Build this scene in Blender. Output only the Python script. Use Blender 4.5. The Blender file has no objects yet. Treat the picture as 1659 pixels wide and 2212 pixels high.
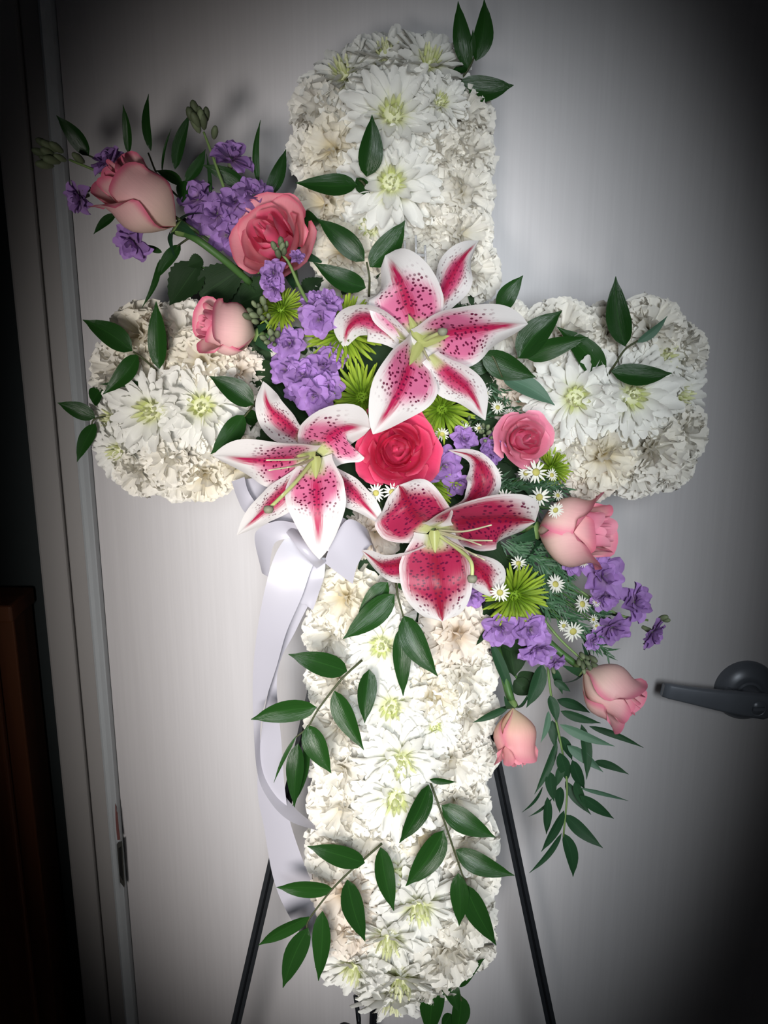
import bpy, math, random
from mathutils import Vector as V, Matrix as M
random.seed(7)
sc = bpy.context.scene
col = sc.collection
PI = math.pi
# ------------------------------------------------------------------ camera
W, H, F = 1659.0, 2212.0, 1900.0
CX, CY = W / 2, H / 2
TH = math.radians(14.0)
CAM = V((0, 0, 1.45))
FW = V((0, math.cos(TH), -math.sin(TH)))
RT = V((1, 0, 0))
UPV = V((0, math.sin(TH), math.cos(TH)))
cd = bpy.data.cameras.new('camera')
cd.sensor_fit = 'VERTICAL'; cd.sensor_height = 24.0; cd.lens = 24.0 * F / H
cd.clip_start = 0.02
cam = bpy.data.objects.new('camera', cd); col.objects.link(cam)
cam.location = CAM; cam.rotation_euler = (PI / 2 - TH, 0, 0)
sc.camera = cam
# ------------------------------------------------------------------ world, added spot lights, exposure
wd = bpy.data.worlds.new('world'); sc.world = wd; wd.use_nodes = True
bg = wd.node_tree.nodes['Background']
bg.inputs[0].default_value = (0.75, 0.8, 0.9, 1); bg.inputs[1].default_value = 0.010
def spot(name, loc, target, power, colr, size, blend, radius, oval):
    l = bpy.data.lights.new(name, 'SPOT'); l.energy = power; l.color = colr
    l.spot_size = math.radians(size); l.spot_blend = blend; l.shadow_soft_size = radius
    o = bpy.data.objects.new(name, l); col.objects.link(o)
    o.location = loc
    o.rotation_euler = (V(target) - V(loc)).to_track_quat('-Z', 'Y').to_euler()
    o.scale = (oval, 1, 1)                       # oval pool of the added spot, imitating a vignette
    return o
spot('added_spot_warm', (-0.20, -0.32, 1.20), (-0.08, 0.90, 1.11), 66, (1.0, 0.955, 0.925), 55, 0.55, 0.15, .42)  # added spot for low left window light; its oval pool imitates vignette falloff
spot('added_spot_cool', (0.10, -0.32, 1.52), (0.09, 0.90, 1.17), 57, (0.90, 0.955, 1.0), 53.5, 0.55, 0.16, .43)  # added cool fill, no such lamp in the room; pool darkens towards the corners
vs = sc.view_settings
vs.view_transform = 'Standard'; vs.look = 'None'; vs.exposure = 0.0; vs.gamma = 1.0
vs.use_curve_mapping = False
# ------------------------------------------------------------------ geometry of the place
LEAN = math.radians(6.0)
N = V((0, -math.cos(LEAN), math.sin(LEAN)))      # the cross's front, towards the room
U = V((0, math.sin(LEAN), math.cos(LEAN)))       # up along the cross
X = V((1, 0, 0))
P0 = CAM + FW * 0.80
YD = 0.95                                        # face of the door
def ray(px, py):
    return FW + RT * ((px - CX) / F) - UPV * ((py - CY) / F)
def S(px, py, h=0.0):                            # a point h mm in front of the cross's face
    r = ray(px, py)
    t = ((P0 + N * (h * .001) - CAM).dot(N)) / r.dot(N)
    return CAM + r * t
def K(px, py, h=0.0):
    r = ray(px, py)
    return ((P0 + N * (h * .001) - CAM).dot(N)) / r.dot(N) / F
def D(px, py, off=0.0):                          # a point on the door wall
    r = ray(px, py); return CAM + r * ((YD - off) / r.y)
# ------------------------------------------------------------------ object helpers
def link(o):
    col.objects.link(o); return o
def tag(o, label=None, cat=None, group=None, kind=None):
    if label: o['label'] = label
    if cat: o['category'] = cat
    if group: o['group'] = group
    if kind: o['kind'] = kind
    return o
def thing(name, label, cat, mat=None, group=None):
    o = link(bpy.data.objects.new(name, None)); o.empty_display_size = .01
    if mat is not None: o.matrix_basis = mat
    o['_m'] = 0; del o['_m']
    ROOTM[o.name] = (mat.copy() if mat is not None else M())
    return tag(o, label, cat, group)
ROOTM = {}
def part(name, mesh, parent=None, local=None, world=None, mat=None):
    o = link(bpy.data.objects.new(name, mesh))
    if mat is not None and not mesh.materials: mesh.materials.append(mat)
    if parent is not None:
        o.parent = parent
        pm = ROOTM.get(parent.name, M())
        if local is None: local = pm.inverted() @ (world if world is not None else M())
        o.matrix_basis = local
        ROOTM[o.name] = pm @ local
    else:
        o.matrix_basis = world if world is not None else M()
        ROOTM[o.name] = o.matrix_basis.copy()
    return o
def mesh(name, vs_, fs, mat=None, uvs=None, smooth=True):
    m = bpy.data.meshes.new(name); m.from_pydata([tuple(v) for v in vs_], [], fs)
    if uvs is not None:
        l = m.uv_layers.new(name='UVMap')
        for lp in m.loops: l.data[lp.index].uv = uvs[lp.vertex_index]
    if smooth:
        m.polygons.foreach_set('use_smooth', [True] * len(m.polygons))
    if mat is not None: m.materials.append(mat)
    m.update(); return m
def grid(name, fn, nu, nv, mat=None):            # s in -1..1, t in 0..1
    vv, uv, ff = [], [], []
    for j in range(nv + 1):
        for i in range(nu + 1):
            s = -1 + 2 * i / nu; t = j / nv
            vv.append(V(fn(s, t))); uv.append(((s + 1) / 2, t))
    for j in range(nv):
        for i in range(nu):
            a = j * (nu + 1) + i
            ff.append((a, a + 1, a + nu + 2, a + nu + 1))
    return mesh(name, vv, ff, mat, uv)
class MB:                                        # several shapes joined into one mesh
    def __init__(s): s.v = []; s.f = []; s.uv = []
    def add(s, vs_, fs, uv=None):
        b = len(s.v); s.v += [V(v) for v in vs_]; s.f += [tuple(i + b for i in f) for f in fs]
        s.uv += uv if uv else [(0.5, 0.5)] * len(vs_)
    def addgrid(s, fn, nu, nv, mat=None):
        vv, uv, ff = [], [], []
        for j in range(nv + 1):
            for i in range(nu + 1):
                a = -1 + 2 * i / nu; t = j / nv
                p = V(fn(a, t)); vv.append(mat @ p if mat else p); uv.append(((a + 1) / 2, t))
        for j in range(nv):
            for i in range(nu):
                q = j * (nu + 1) + i; ff.append((q, q + 1, q + nu + 2, q + nu + 1))
        s.add(vv, ff, uv)
    def box(s, a, b):
        x0, y0, z0 = a; x1, y1, z1 = b
        s.add([(x0, y0, z0), (x1, y0, z0), (x1, y1, z0), (x0, y1, z0), (x0, y0, z1), (x1, y0, z1), (x1, y1, z1), (x0, y1, z1)],
              [(0, 3, 2, 1), (4, 5, 6, 7), (0, 1, 5, 4), (1, 2, 6, 5), (2, 3, 7, 6), (3, 0, 4, 7)])
    def tube(s, pts, r, n=6, cap=True):
        pts = [V(p) for p in pts]; m = len(pts)
        rr = r if isinstance(r, (list, tuple)) else [r] * m
        ref = V((0.31, 0.2, 0.93)); vv, ff, uv = [], [], []
        for j, p in enumerate(pts):
            tg = (pts[min(j + 1, m - 1)] - pts[max(j - 1, 0)]).normalized()
            a = tg.cross(ref)
            if a.length < .05: a = tg.cross(V((1, 0, 0)))
            a.normalize(); b = tg.cross(a)
            for i in range(n):
                w = 2 * PI * i / n
                vv.append(p + (a * math.cos(w) + b * math.sin(w)) * rr[j]); uv.append((i / n, j / (m - 1)))
        for j in range(m - 1):
            for i in range(n):
                i2 = (i + 1) % n
                ff.append((j * n + i, j * n + i2, (j + 1) * n + i2, (j + 1) * n + i))
        if cap:
            ff.append(tuple(range(n - 1, -1, -1))); ff.append(tuple((m - 1) * n + i for i in range(n)))
        s.add(vv, ff, uv)
    def lathe(s, prof, n=16, mat=None):          # profile (r, z)
        vv, ff, uv = [], [], []
        for j, (r, z) in enumerate(prof):
            for i in range(n):
                w = 2 * PI * i / n; p = V((r * math.cos(w), r * math.sin(w), z))
                vv.append(mat @ p if mat else p); uv.append((i / n, j / (len(prof) - 1)))
        for j in range(len(prof) - 1):
            for i in range(n):
                i2 = (i + 1) % n
                ff.append((j * n + i, j * n + i2, (j + 1) * n + i2, (j + 1) * n + i))
        s.add(vv, ff, uv)
    def mesh(s, name, mat=None, smooth=True): return mesh(name, s.v, s.f, mat, s.uv, smooth)
def smooth_pts(pts, k=6):                        # Catmull-Rom through the points
    pts = [V(p) for p in pts]
    if len(pts) < 3:
        return [pts[0].lerp(pts[-1], i / k) for i in range(k + 1)]
    q = [pts[0] * 2 - pts[1]] + pts + [pts[-1] * 2 - pts[-2]]; out = []
    for i in range(1, len(q) - 2):
        a, b, c, d = q[i - 1], q[i], q[i + 1], q[i + 2]
        for j in range(k):
            t = j / k
            out.append(.5 * ((2 * b) + (c - a) * t + (2 * a - 5 * b + 4 * c - d) * t * t + (3 * b - a - 3 * c + d) * t ** 3))
    out.append(pts[-1]); return out
def frame(px, py, h, a=0.0, b=0.0, size=1.0, roll=0.0):   # facing N tilted by a to the right and b upwards; unit = size pixels
    z = (N + X * a + U * b).normalized()
    x = X - z * X.dot(z); x.normalize(); y = z.cross(x)
    m = M((x, y, z)).transposed().to_4x4()
    m = m @ M.Rotation(roll, 4, 'Z') @ M.Scale(size * K(px, py, h), 4)
    m.translation = S(px, py, h); return m
def sstep(a, b, x):
    t = min(1, max(0, (x - a) / (b - a))); return t * t * (3 - 2 * t)
# ------------------------------------------------------------------ materials
def nodes(name):
    m = bpy.data.materials.new(name); m.use_nodes = True
    nt = m.node_tree; nt.nodes.clear()
    out = nt.nodes.new('ShaderNodeOutputMaterial')
    return m, nt, out
class NT:
    def __init__(s, nt): s.nt = nt
    def n(s, t, **kw):
        x = s.nt.nodes.new(t)
        for k, v in kw.items(): setattr(x, k, v)
        return x
    def l(s, a, b): s.nt.links.new(a, b)
    def val(s, inp, v):
        if isinstance(v, (int, float, tuple)): inp.default_value = v
        else: s.l(v, inp)
    def math(s, op, a, b=0.0, c=None):
        x = s.n('ShaderNodeMath', operation=op); s.val(x.inputs[0], a); s.val(x.inputs[1], b)
        if c is not None: s.val(x.inputs[2], c)
        return x.outputs[0]
    def step(s, v, a, b, lo=0.0, hi=1.0):
        x = s.n('ShaderNodeMapRange', interpolation_type='SMOOTHSTEP'); s.val(x.inputs[0], v)
        for i, q in zip((1, 2, 3, 4), (a, b, lo, hi)): x.inputs[i].default_value = q
        return x.outputs[0]
    def mix(s, f, a, b):
        x = s.n('ShaderNodeMix', data_type='RGBA'); s.val(x.inputs[0], f)
        for i, q in ((6, a), (7, b)):
            if isinstance(q, tuple): x.inputs[i].default_value = q if len(q) == 4 else (*q, 1)
            else: s.l(q, x.inputs[i])
        return x.outputs[2]
    def uv(s):
        t = s.n('ShaderNodeTexCoord'); sp = s.n('ShaderNodeSeparateXYZ'); s.l(t.outputs['UV'], sp.inputs[0])
        return t.outputs['UV'], sp.outputs[0], sp.outputs[1]
    def noise(s, vec, scale, detail=2.0, stretch=None):
        if stretch:
            mp = s.n('ShaderNodeMapping'); s.l(vec, mp.inputs[0]); mp.inputs['Scale'].default_value = stretch; vec = mp.outputs[0]
        x = s.n('ShaderNodeTexNoise'); s.l(vec, x.inputs['Vector']); x.inputs['Scale'].default_value = scale; x.inputs['Detail'].default_value = detail
        return x.outputs['Fac']
    def rnd(s): return s.n('ShaderNodeObjectInfo').outputs['Random']
    def finish(s, out, colr, rough=.5, trans=0.0, spec=.3, bump=None, metal=0.0, sheen=0.0):
        p = s.n('ShaderNodeBsdfPrincipled')
        s.val(p.inputs['Base Color'], (*colr, 1) if isinstance(colr, tuple) and len(colr) == 3 else colr)
        s.val(p.inputs['Roughness'], rough); p.inputs['Specular IOR Level'].default_value = spec; p.inputs['Metallic'].default_value = metal
        if sheen: p.inputs['Sheen Weight'].default_value = sheen
        if bump is not None:
            b = s.n('ShaderNodeBump'); b.inputs['Strength'].default_value = bump[1]; b.inputs['Distance'].default_value = bump[2]
            s.l(bump[0], b.inputs['Height']); s.l(b.outputs[0], p.inputs['Normal'])
        if trans:
            t = s.n('ShaderNodeBsdfTranslucent'); s.val(t.inputs[0], (*colr, 1) if isinstance(colr, tuple) and len(colr) == 3 else colr)
            mx = s.n('ShaderNodeMixShader'); mx.inputs[0].default_value = trans
            s.l(p.outputs[0], mx.inputs[1]); s.l(t.outputs[0], mx.inputs[2]); s.l(mx.outputs[0], out.inputs[0])
        else: s.l(p.outputs[0], out.inputs[0])
def mat_plain(name, c, rough=.5, spec=.3, metal=0.0, trans=0.0, var=0.0, noise=None):
    m, nt, out = nodes(name); q = NT(nt); colr = c
    if noise:
        t = q.n('ShaderNodeTexCoord'); f = q.noise(t.outputs['Object'], noise[0], 3, noise[2] if len(noise) > 2 else None)
        colr = q.mix(f, tuple(x * (1 - noise[1]) for x in c), tuple(min(1, x * (1 + noise[1])) for x in c))
    elif var:
        colr = q.mix(q.rnd(), tuple(x * (1 - var) for x in c), tuple(min(1, x * (1 + var)) for x in c))
    q.finish(out, colr, rough, trans, spec, None, metal); return m
def mat_petal(name, base, tip, t0, t1, rough=.55, trans=.3, var=.06, streak=.05, edge=None):
    m, nt, out = nodes(name); q = NT(nt); uv, u, v = q.uv()
    f = q.step(v, t0, t1); c = q.mix(f, base, tip)
    if edge:
        a = q.math('ABSOLUTE', q.math('SUBTRACT', q.math('MULTIPLY', u, 2.0), 1.0))
        e = q.math('MAXIMUM', q.step(a, edge[1], 1.0), q.step(v, edge[2], 1.0)); c = q.mix(e, c, edge[0])
    n = q.noise(uv, 3.0, 2, (14, 1.2, 1))
    k = q.math('ADD', q.math('MULTIPLY', q.math('SUBTRACT', n, .5), streak * 4), q.math('ADD', q.math('MULTIPLY', q.math('SUBTRACT', q.rnd(), .5), var * 2), 1.0))
    vm = q.n('ShaderNodeVectorMath', operation='SCALE'); q.l(c, vm.inputs[0]); q.l(k, vm.inputs['Scale'])
    q.finish(out, vm.outputs[0], rough, trans, .2, (n, .12, .001)); return m
def mat_leaf(name, c1, c2, rough=.3, spec=.5, trans=.08):
    m, nt, out = nodes(name); q = NT(nt); uv, u, v = q.uv()
    n = q.noise(uv, 2.5, 2, (16, .8, 1)); r = q.rnd()
    c = q.mix(q.math('MULTIPLY', q.math('ADD', n, r), .5), c1, c2)
    a = q.math('ABSOLUTE', q.math('SUBTRACT', q.math('MULTIPLY', u, 2.0), 1.0))
    c = q.mix(q.step(a, 0.0, .08, .25, 0.0), c, tuple(min(1, x * 1.8) for x in c2))
    q.finish(out, c, rough, trans, spec, (n, .25, .001)); return m
def mat_lily(name, pink, rib, cover, length, spots=1.0):
    m, nt, out = nodes(name); q = NT(nt); uv, u, v = q.uv()
    n = q.noise(uv, 3.0, 3, (18, 2.0, 1))
    a0 = q.math('ABSOLUTE', q.math('SUBTRACT', q.math('MULTIPLY', u, 2.0), 1.0))
    a = q.math('ADD', a0, q.math('MULTIPLY', q.math('SUBTRACT', n, .5), .35))
    lim = q.math('ADD', v, q.math('MULTIPLY', a, .30))
    side = q.step(a, cover - .28, cover + .12, 1.0, 0.0)
    along = q.math('MULTIPLY', q.step(lim, length - .22, length + .06, 1.0, 0.0), q.step(v, .04, .26))
    c = q.mix(q.math('MULTIPLY', side, along), (.69, .665, .65), pink)
    ribm = q.math('MULTIPLY', q.step(a, .02, .30, 1.0, 0.0), q.math('MULTIPLY', q.step(v, length - .02, length + .14, 1.0, 0.0), q.step(v, .10, .34)))
    c = q.mix(ribm, c, rib)
    # dark raised freckles
    mp = q.n('ShaderNodeMapping'); q.l(uv, mp.inputs[0]); mp.inputs['Scale'].default_value = (14, 24, 1)
    vo = q.n('ShaderNodeTexVoronoi', voronoi_dimensions='2D'); q.l(mp.outputs[0], vo.inputs['Vector']); vo.inputs['Scale'].default_value = 1.0
    sp = q.step(vo.outputs['Distance'], .22, .34, 1.0, 0.0)
    sel = q.n('ShaderNodeSeparateColor'); q.l(vo.outputs['Color'], sel.inputs[0])
    keep = q.math('GREATER_THAN', sel.outputs[0], .35)
    zone = q.math('MULTIPLY', q.step(v, .10, .16), q.math('MULTIPLY', q.step(v, length - .25, length - .05, 1.0, 0.0), q.step(a0, .72, .84, 1.0, 0.0)))
    zone = q.math('MULTIPLY', zone, spots)
    c = q.mix(q.math('MULTIPLY', q.math('MULTIPLY', sp, keep), zone), c, (.12, .004, .035))
    c = q.mix(q.math('MULTIPLY', q.step(v, .10, .26, 1.0, 0.0), q.step(a, .25, .6, 1.0, 0.0)), c, (.44, .46, .20))
    q.finish(out, c, .42, .22, .3, (n, .15, .001)); return m
MAT = {}
MAT['carn'] = mat_petal('carnation_white', (.88, .83, .69), (.92, .895, .825), .12, .5, streak=.015, trans=.38, var=.03)
MAT['cream'] = mat_petal('carnation_cream', (.87, .79, .58), (.90, .86, .75), .2, .8, streak=.02, trans=.38, var=.03)
MAT['blush'] = mat_petal('carnation_blush', (.84, .72, .56), (.90, .83, .74), .2, .8, streak=.02, trans=.38, var=.03)
MAT['mum'] = mat_petal('mum_white', (.70, .72, .40), (.86, .855, .81), .10, .42, streak=.015, trans=.35, var=.02)
MAT['mumin'] = mat_petal('mum_inner', (.62, .68, .26), (.86, .87, .60), .10, .9, streak=.02)
MAT['lime'] = mat_petal('lime_petal', (.10, .19, .008), (.29, .40, .035), .1, .9, trans=.25, var=.15)
MAT['limein'] = mat_petal('lime_inner_petal', (.08, .16, .006), (.18, .31, .02), .1, .9, trans=.2, var=.12)
MAT['stock'] = mat_petal('stock_lilac', (.32, .20, .36), (.38, .215, .52), .1, .7, trans=.3, var=.22, streak=.08)
MAT['leaf'] = mat_leaf('ruscus_leaf', (.007, .028, .006), (.016, .062, .010), rough=.24, spec=.14, trans=.05)
MAT['leafpale'] = mat_leaf('ruscus_leaf_underside', (.05, .11, .07), (.08, .16, .10), rough=.5, spec=.3)
MAT['roseleaf'] = mat_leaf('rose_leaf', (.007, .020, .006), (.018, .045, .014), rough=.6, spec=.12, trans=.05)
MAT['cascade'] = mat_leaf('narrow_leaf', (.010, .034, .015), (.022, .066, .027), rough=.4, spec=.15)
MAT['stem'] = mat_plain('green_stem', (.05, .12, .03), .5)
MAT['stembrown'] = mat_plain('ruscus_stem', (.05, .06, .025), .55)
MAT['stempale'] = mat_plain('pale_stem', (.14, .22, .07), .5)
MAT['bud'] = mat_plain('stock_bud', (.12, .15, .08), .6, var=.35)
MAT['needle'] = mat_plain('aster_needle', (.03, .08, .035), .5, var=.3)
MAT['daisy'] = mat_plain('aster_ray', (.70, .70, .62), .6, trans=.2)
MAT['disc'] = mat_plain('aster_disc', (.40, .37, .10), .7, noise=(900, .35))
MAT['foam'] = mat_plain('floral_foam', (.02, .045, .018), .9, noise=(60, .4))
MAT['filament'] = mat_plain('lily_filament', (.46, .44, .28), .45)
MAT['pistil'] = mat_plain('lily_pistil', (.45, .50, .20), .45)
MAT['stigma'] = mat_plain('lily_stigma', (.20, .20, .14), .6)
MAT['nectary'] = mat_plain('lily_nectary', (.29, .31, .11), .4)
for k, (p, r, cov, ln, spt) in {
    'l1p': ((.58, .14, .27), (.40, .012, .07), .92, .84, 1.0), 'l1s': ((.48, .06, .15), (.38, .012, .06), .54, .84, .6),
    'l2p': ((.56, .13, .25), (.42, .015, .08), .92, .80, 1.0), 'l2s': ((.50, .08, .16), (.42, .015, .07), .54, .80, .8),
    'l3p': ((.34, .018, .065), (.25, .006, .03), .98, 1.04, 1.0), 'l3s': ((.36, .02, .07), (.30, .008, .035), .72, .94, .7)}.items():
    MAT[k] = mat_lily('lily_' + k, p, r, cov, ln, spt)
def rose_mat(name, base, tip, edge, t0=.1, t1=.8, e1=.7, e2=.80): return mat_petal(name, base, tip, t0, t1, .5, .25, .04, .03, (edge, e1, e2))
MAT['rpale'] = rose_mat('rose_pale', (.86, .68, .56), (.84, .50, .50), (.76, .16, .27), .1, .8, .78, .86)
MAT['rsalmon'] = rose_mat('rose_salmon', (.82, .36, .40), (.82, .32, .37), (.78, .18, .26), .1, .8, .80, .86)
MAT['rsalmonin'] = rose_mat('rose_salmon_heart', (.74, .07, .17), (.82, .14, .26), (.84, .24, .32))
MAT['rpinkin'] = rose_mat('rose_pink_heart', (.70, .08, .19), (.80, .18, .31), (.84, .30, .40))
MAT['rhot'] = rose_mat('rose_hot', (.66, .02, .09), (.76, .07, .17), (.80, .13, .23))
MAT['rblush'] = rose_mat('rose_blush', (.86, .64, .54), (.84, .46, .47), (.80, .24, .34), .2, .9)
MAT['rblushin'] = rose_mat('rose_blush_heart', (.78, .26, .36), (.82, .28, .40), (.85, .36, .46))
MAT['rcoral'] = rose_mat('rose_coral', (.84, .64, .44), (.82, .38, .38), (.80, .28, .34), .05, .75)
def mat_satin():
    m, nt, out = nodes('white_satin'); q = NT(nt); uv, u, v = q.uv()
    n = q.noise(uv, 8, 2, (1, 260, 1))
    q.finish(out, (.43, .42, .47), .30, .10, .5, (n, .05, .0003)); return m
MAT['satin'] = mat_satin()
def mat_door():
    m, nt, out = nodes('door_paint'); q = NT(nt); t = q.n('ShaderNodeTexCoord')
    g = q.noise(t.outputs['Object'], 1.0, 4, (420, 420, 9)); g2 = q.noise(t.outputs['Object'], 1.0, 3, (90, 90, 2.5))
    f = q.math('ADD', q.math('MULTIPLY', g, .6), q.math('MULTIPLY', g2, .4))
    c = q.mix(q.step(f, .3, .7), (.575, .557, .562), (.605, .587, .592))
    q.finish(out, c, .42, 0, .35, (f, .14, .0006)); return m
MAT['door'] = mat_door()
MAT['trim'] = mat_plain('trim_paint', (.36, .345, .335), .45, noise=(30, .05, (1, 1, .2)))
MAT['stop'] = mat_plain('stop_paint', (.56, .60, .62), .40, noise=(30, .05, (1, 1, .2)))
MAT['wall'] = mat_plain('dark_wall_paint', (.035, .045, .047), .7, noise=(40, .1))
MAT['floor'] = mat_plain('floor_boards', (.10, .07, .05), .5, noise=(6, .3, (1, 12, 1)))
MAT['wood'] = mat_plain('cabinet_wood', (.16, .055, .022), .45, noise=(5, .35, (14, 14, 1)))
MAT['handle'] = mat_plain('aged_bronze', (.15, .165, .19), .34, .5, .2, noise=(60, .15))
MAT['plate'] = mat_plain('strike_metal', (.10, .10, .09), .4, .5, .6)
MAT['hole_shade'] = mat_plain('strike_hole_shade', (.008, .008, .008), .8)  # near-black that stands in for the shade inside the latch opening
MAT['chip'] = mat_plain('chipped_paint_wood', (.16, .06, .055), .7)
MAT['scuff'] = mat_plain('scuff_mark', (.07, .07, .06), .7)
MAT['easel'] = mat_plain('easel_steel', (.012, .014, .017), .4, .5, .3)
def mat_clear():
    m, nt, out = nodes('clear_plastic'); q = NT(nt); p = q.n('ShaderNodeBsdfPrincipled')
    p.inputs['Base Color'].default_value = (.95, .95, .95, 1); p.inputs['Roughness'].default_value = .06
    p.inputs['Transmission Weight'].default_value = .6; p.inputs['IOR'].default_value = 1.45
    q.l(p.outputs[0], out.inputs[0]); return m
MAT['clear'] = mat_clear()
# ------------------------------------------------------------------ the setting
def bx(name, a, b, mat, parent=None, bev=0.0):
    c = (V(a) + V(b)) / 2; q = MB(); q.box(V(a) - c, V(b) - c)
    o = part(name, q.mesh(name, MAT[mat], False), parent, world=M.Translation(c))
    if bev:
        bm_ = o.modifiers.new('bevel', 'BEVEL'); bm_.width = bev; bm_.segments = 2
    return o
xr = lambda px: D(px, 1100).x
XC0, XC1, XC2, XC3 = xr(91), xr(150), xr(189), xr(219)
def struct(o, label): return tag(o, label, None, None, 'structure')
struct(bx('floor', (-2.4, -2.2, -.05), (2.4, 1.2, 0), 'floor'), 'brown boarded floor below the picture')
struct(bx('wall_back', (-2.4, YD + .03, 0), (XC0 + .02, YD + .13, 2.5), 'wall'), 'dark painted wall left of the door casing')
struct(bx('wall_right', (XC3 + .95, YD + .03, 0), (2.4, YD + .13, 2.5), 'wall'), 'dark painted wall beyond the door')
door = struct(bx('door_1', (XC3 - .005, YD, .008), (XC3 + .93, YD + .04, 2.2), 'door'), 'white painted door with fine vertical grain behind the flower cross')
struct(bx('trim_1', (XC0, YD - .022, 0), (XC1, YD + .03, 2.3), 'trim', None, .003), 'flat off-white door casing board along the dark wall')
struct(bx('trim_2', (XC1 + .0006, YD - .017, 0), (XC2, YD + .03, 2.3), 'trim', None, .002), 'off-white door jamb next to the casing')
q = MB(); zt = 2.3
x2, x3 = XC2 + .0004, XC3 - .0055
prof = [(x2, YD + .03), (x2, YD - .021), (x2 + .003, YD - .024), (x2 + .006, YD - .020), (x3 - .001, YD - .0145), (x3, YD - .013), (x3, YD + .03)]
n_ = len(prof)
q.add([(x, y, 0) for x, y in prof] + [(x, y, zt) for x, y in prof], [(i, (i + 1) % n_, n_ + (i + 1) % n_, n_ + i) for i in range(n_)] + [tuple(range(n_))[::-1], tuple(range(n_, 2 * n_))])
stop = struct(part('trim_3', q.mesh('door_stop', MAT['stop'], False)), 'pale moulded door stop strip beside the door edge')
# strike plate, paint chip and scuff on the stop
def plate_on_stop(name, pts, mat, off, th):
    P = [D(px, py, off) for px, py in pts]; nv = len(P); b = MB()
    b.add([p for p in P] + [p + V((0, -th, 0)) for p in P], [tuple(range(nv))[::-1], tuple(range(nv, 2 * nv))] + [(i, (i + 1) % nv, nv + (i + 1) % nv, nv + i) for i in range(nv)])
    c = sum((p for p in P), V()) / nv
    for v in b.v: v -= c
    return part(name, b.mesh(name, MAT[mat], False), stop, world=M.Translation(c))
tag(plate_on_stop('strike_plate', [(251, 1826), (255, 1819), (264, 1817), (270, 1910), (269, 1916), (256, 1900), (252, 1870)], 'plate', .0165, .0012), 'dark metal strike plate let into the door stop')
plate_on_stop('strike_hole_shade', [(256, 1832), (262, 1828), (266, 1903), (259, 1890)], 'hole_shade', .0178, .0004)  # flat dark plate: the opening's shade is painted, no recess is cut
tag(plate_on_stop('paint_chip', [(249, 1735), (252, 1742), (252, 1752), (254, 1756), (257, 1790), (258, 1797), (260, 1813), (254, 1814), (252, 1796), (250, 1770)], 'chip', .0185, .0008), 'reddish brown chip in the pale paint')
plate_on_stop('scuff_mark', [(245, 1836), (248, 1834), (254, 1930), (252, 1932), (247, 1880)], 'scuff', .0205, .0006)
# lever handle
def disc_lathe(prof, c, mat, name, parent, n=40):
    rot = M.Rotation(PI / 2, 4, 'X')             # local z -> -y
    b = MB(); b.lathe(prof, n, rot)
    return part(name, b.mesh(name, MAT[mat]), parent, world=M.Translation(c))
hc = D(1608, 1489); kr = (D(1609, 1489) - hc).length
R_ = 67 * kr
handle = disc_lathe([(R_, 0), (R_, .003), (R_ * .97, .006), (R_ * .84, .011), (R_ * .62, .0145), (R_ * .46, .016), (R_ * .44, .014), (R_ * .40, .0145), (0, .0145)], hc, 'handle', 'door_handle', door)
tag(handle, 'dark bronze lever handle on a round rose')
NR = .0125
disc_lathe([(NR, .012), (NR * .95, .026), (NR * .98, .042), (0, .042)], hc, 'handle', 'neck', handle, 24)
ld = (V((-1, 0, .145))).normalized(); lup = V((0.145, 0, 1)).normalized()
tip_l = 206 * kr
def lever(s_, t_):
    return None
b = MB(); st = 16; ring = 12; vv = []; ff = []
for j in range(st + 1):
    t = j / st; d = -NR * 1.15 + (tip_l + NR * 1.15) * t
    hh = NR * (1.22 - .52 * sstep(0, 1, t)); 
    if j == 0: hh *= .72
    if j == st: hh *= .86
    dz = NR * .25 * t; th = .0065 - .0025 * t; yb = .041 + .004 * math.sin(PI * t)
    for i in range(ring):
        w = 2 * PI * i / ring; cx_, cy_ = math.cos(w), math.sin(w)
        e = .45
        sx = math.copysign(abs(cx_) ** e, cx_) * th; sz = math.copysign(abs(cy_) ** e, cy_) * hh
        vv.append(ld * d + lup * (sz + dz) + V((0, -yb - sx, 0)))
for j in range(st):
    for i in range(ring):
        i2 = (i + 1) % ring; ff.append((j * ring + i, j * ring + i2, (j + 1) * ring + i2, (j + 1) * ring + i))
ff.append(tuple(range(ring))); ff.append(tuple(st * ring + i for i in range(ring))[::-1])
b.add(vv, ff); part('lever', b.mesh('lever', MAT['handle']), handle, world=M.Translation(hc))
bt = hc + V((-.004, 0, 0))
disc_lathe([(.0098, .044), (.0098, .0488), (.0088, .0492), (.0086, .0482), (.0080, .0482), (.0076, .0492), (0, .0494)], bt, 'handle', 'lock_button', handle, 28)
b = MB(); b.box((-.0066, -.0515, -.0018), (.0066, -.0485, .0018)); part('turn_bar', b.mesh('turn_bar', MAT['handle'], False), handle, world=M.Translation(bt))
disc_lathe([(.0052, .010), (.0050, .0145), (.0025, .016), (0, .0162)], hc + V((-.0235, 0, .004)), 'handle', 'set_screw', handle, 16)
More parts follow.
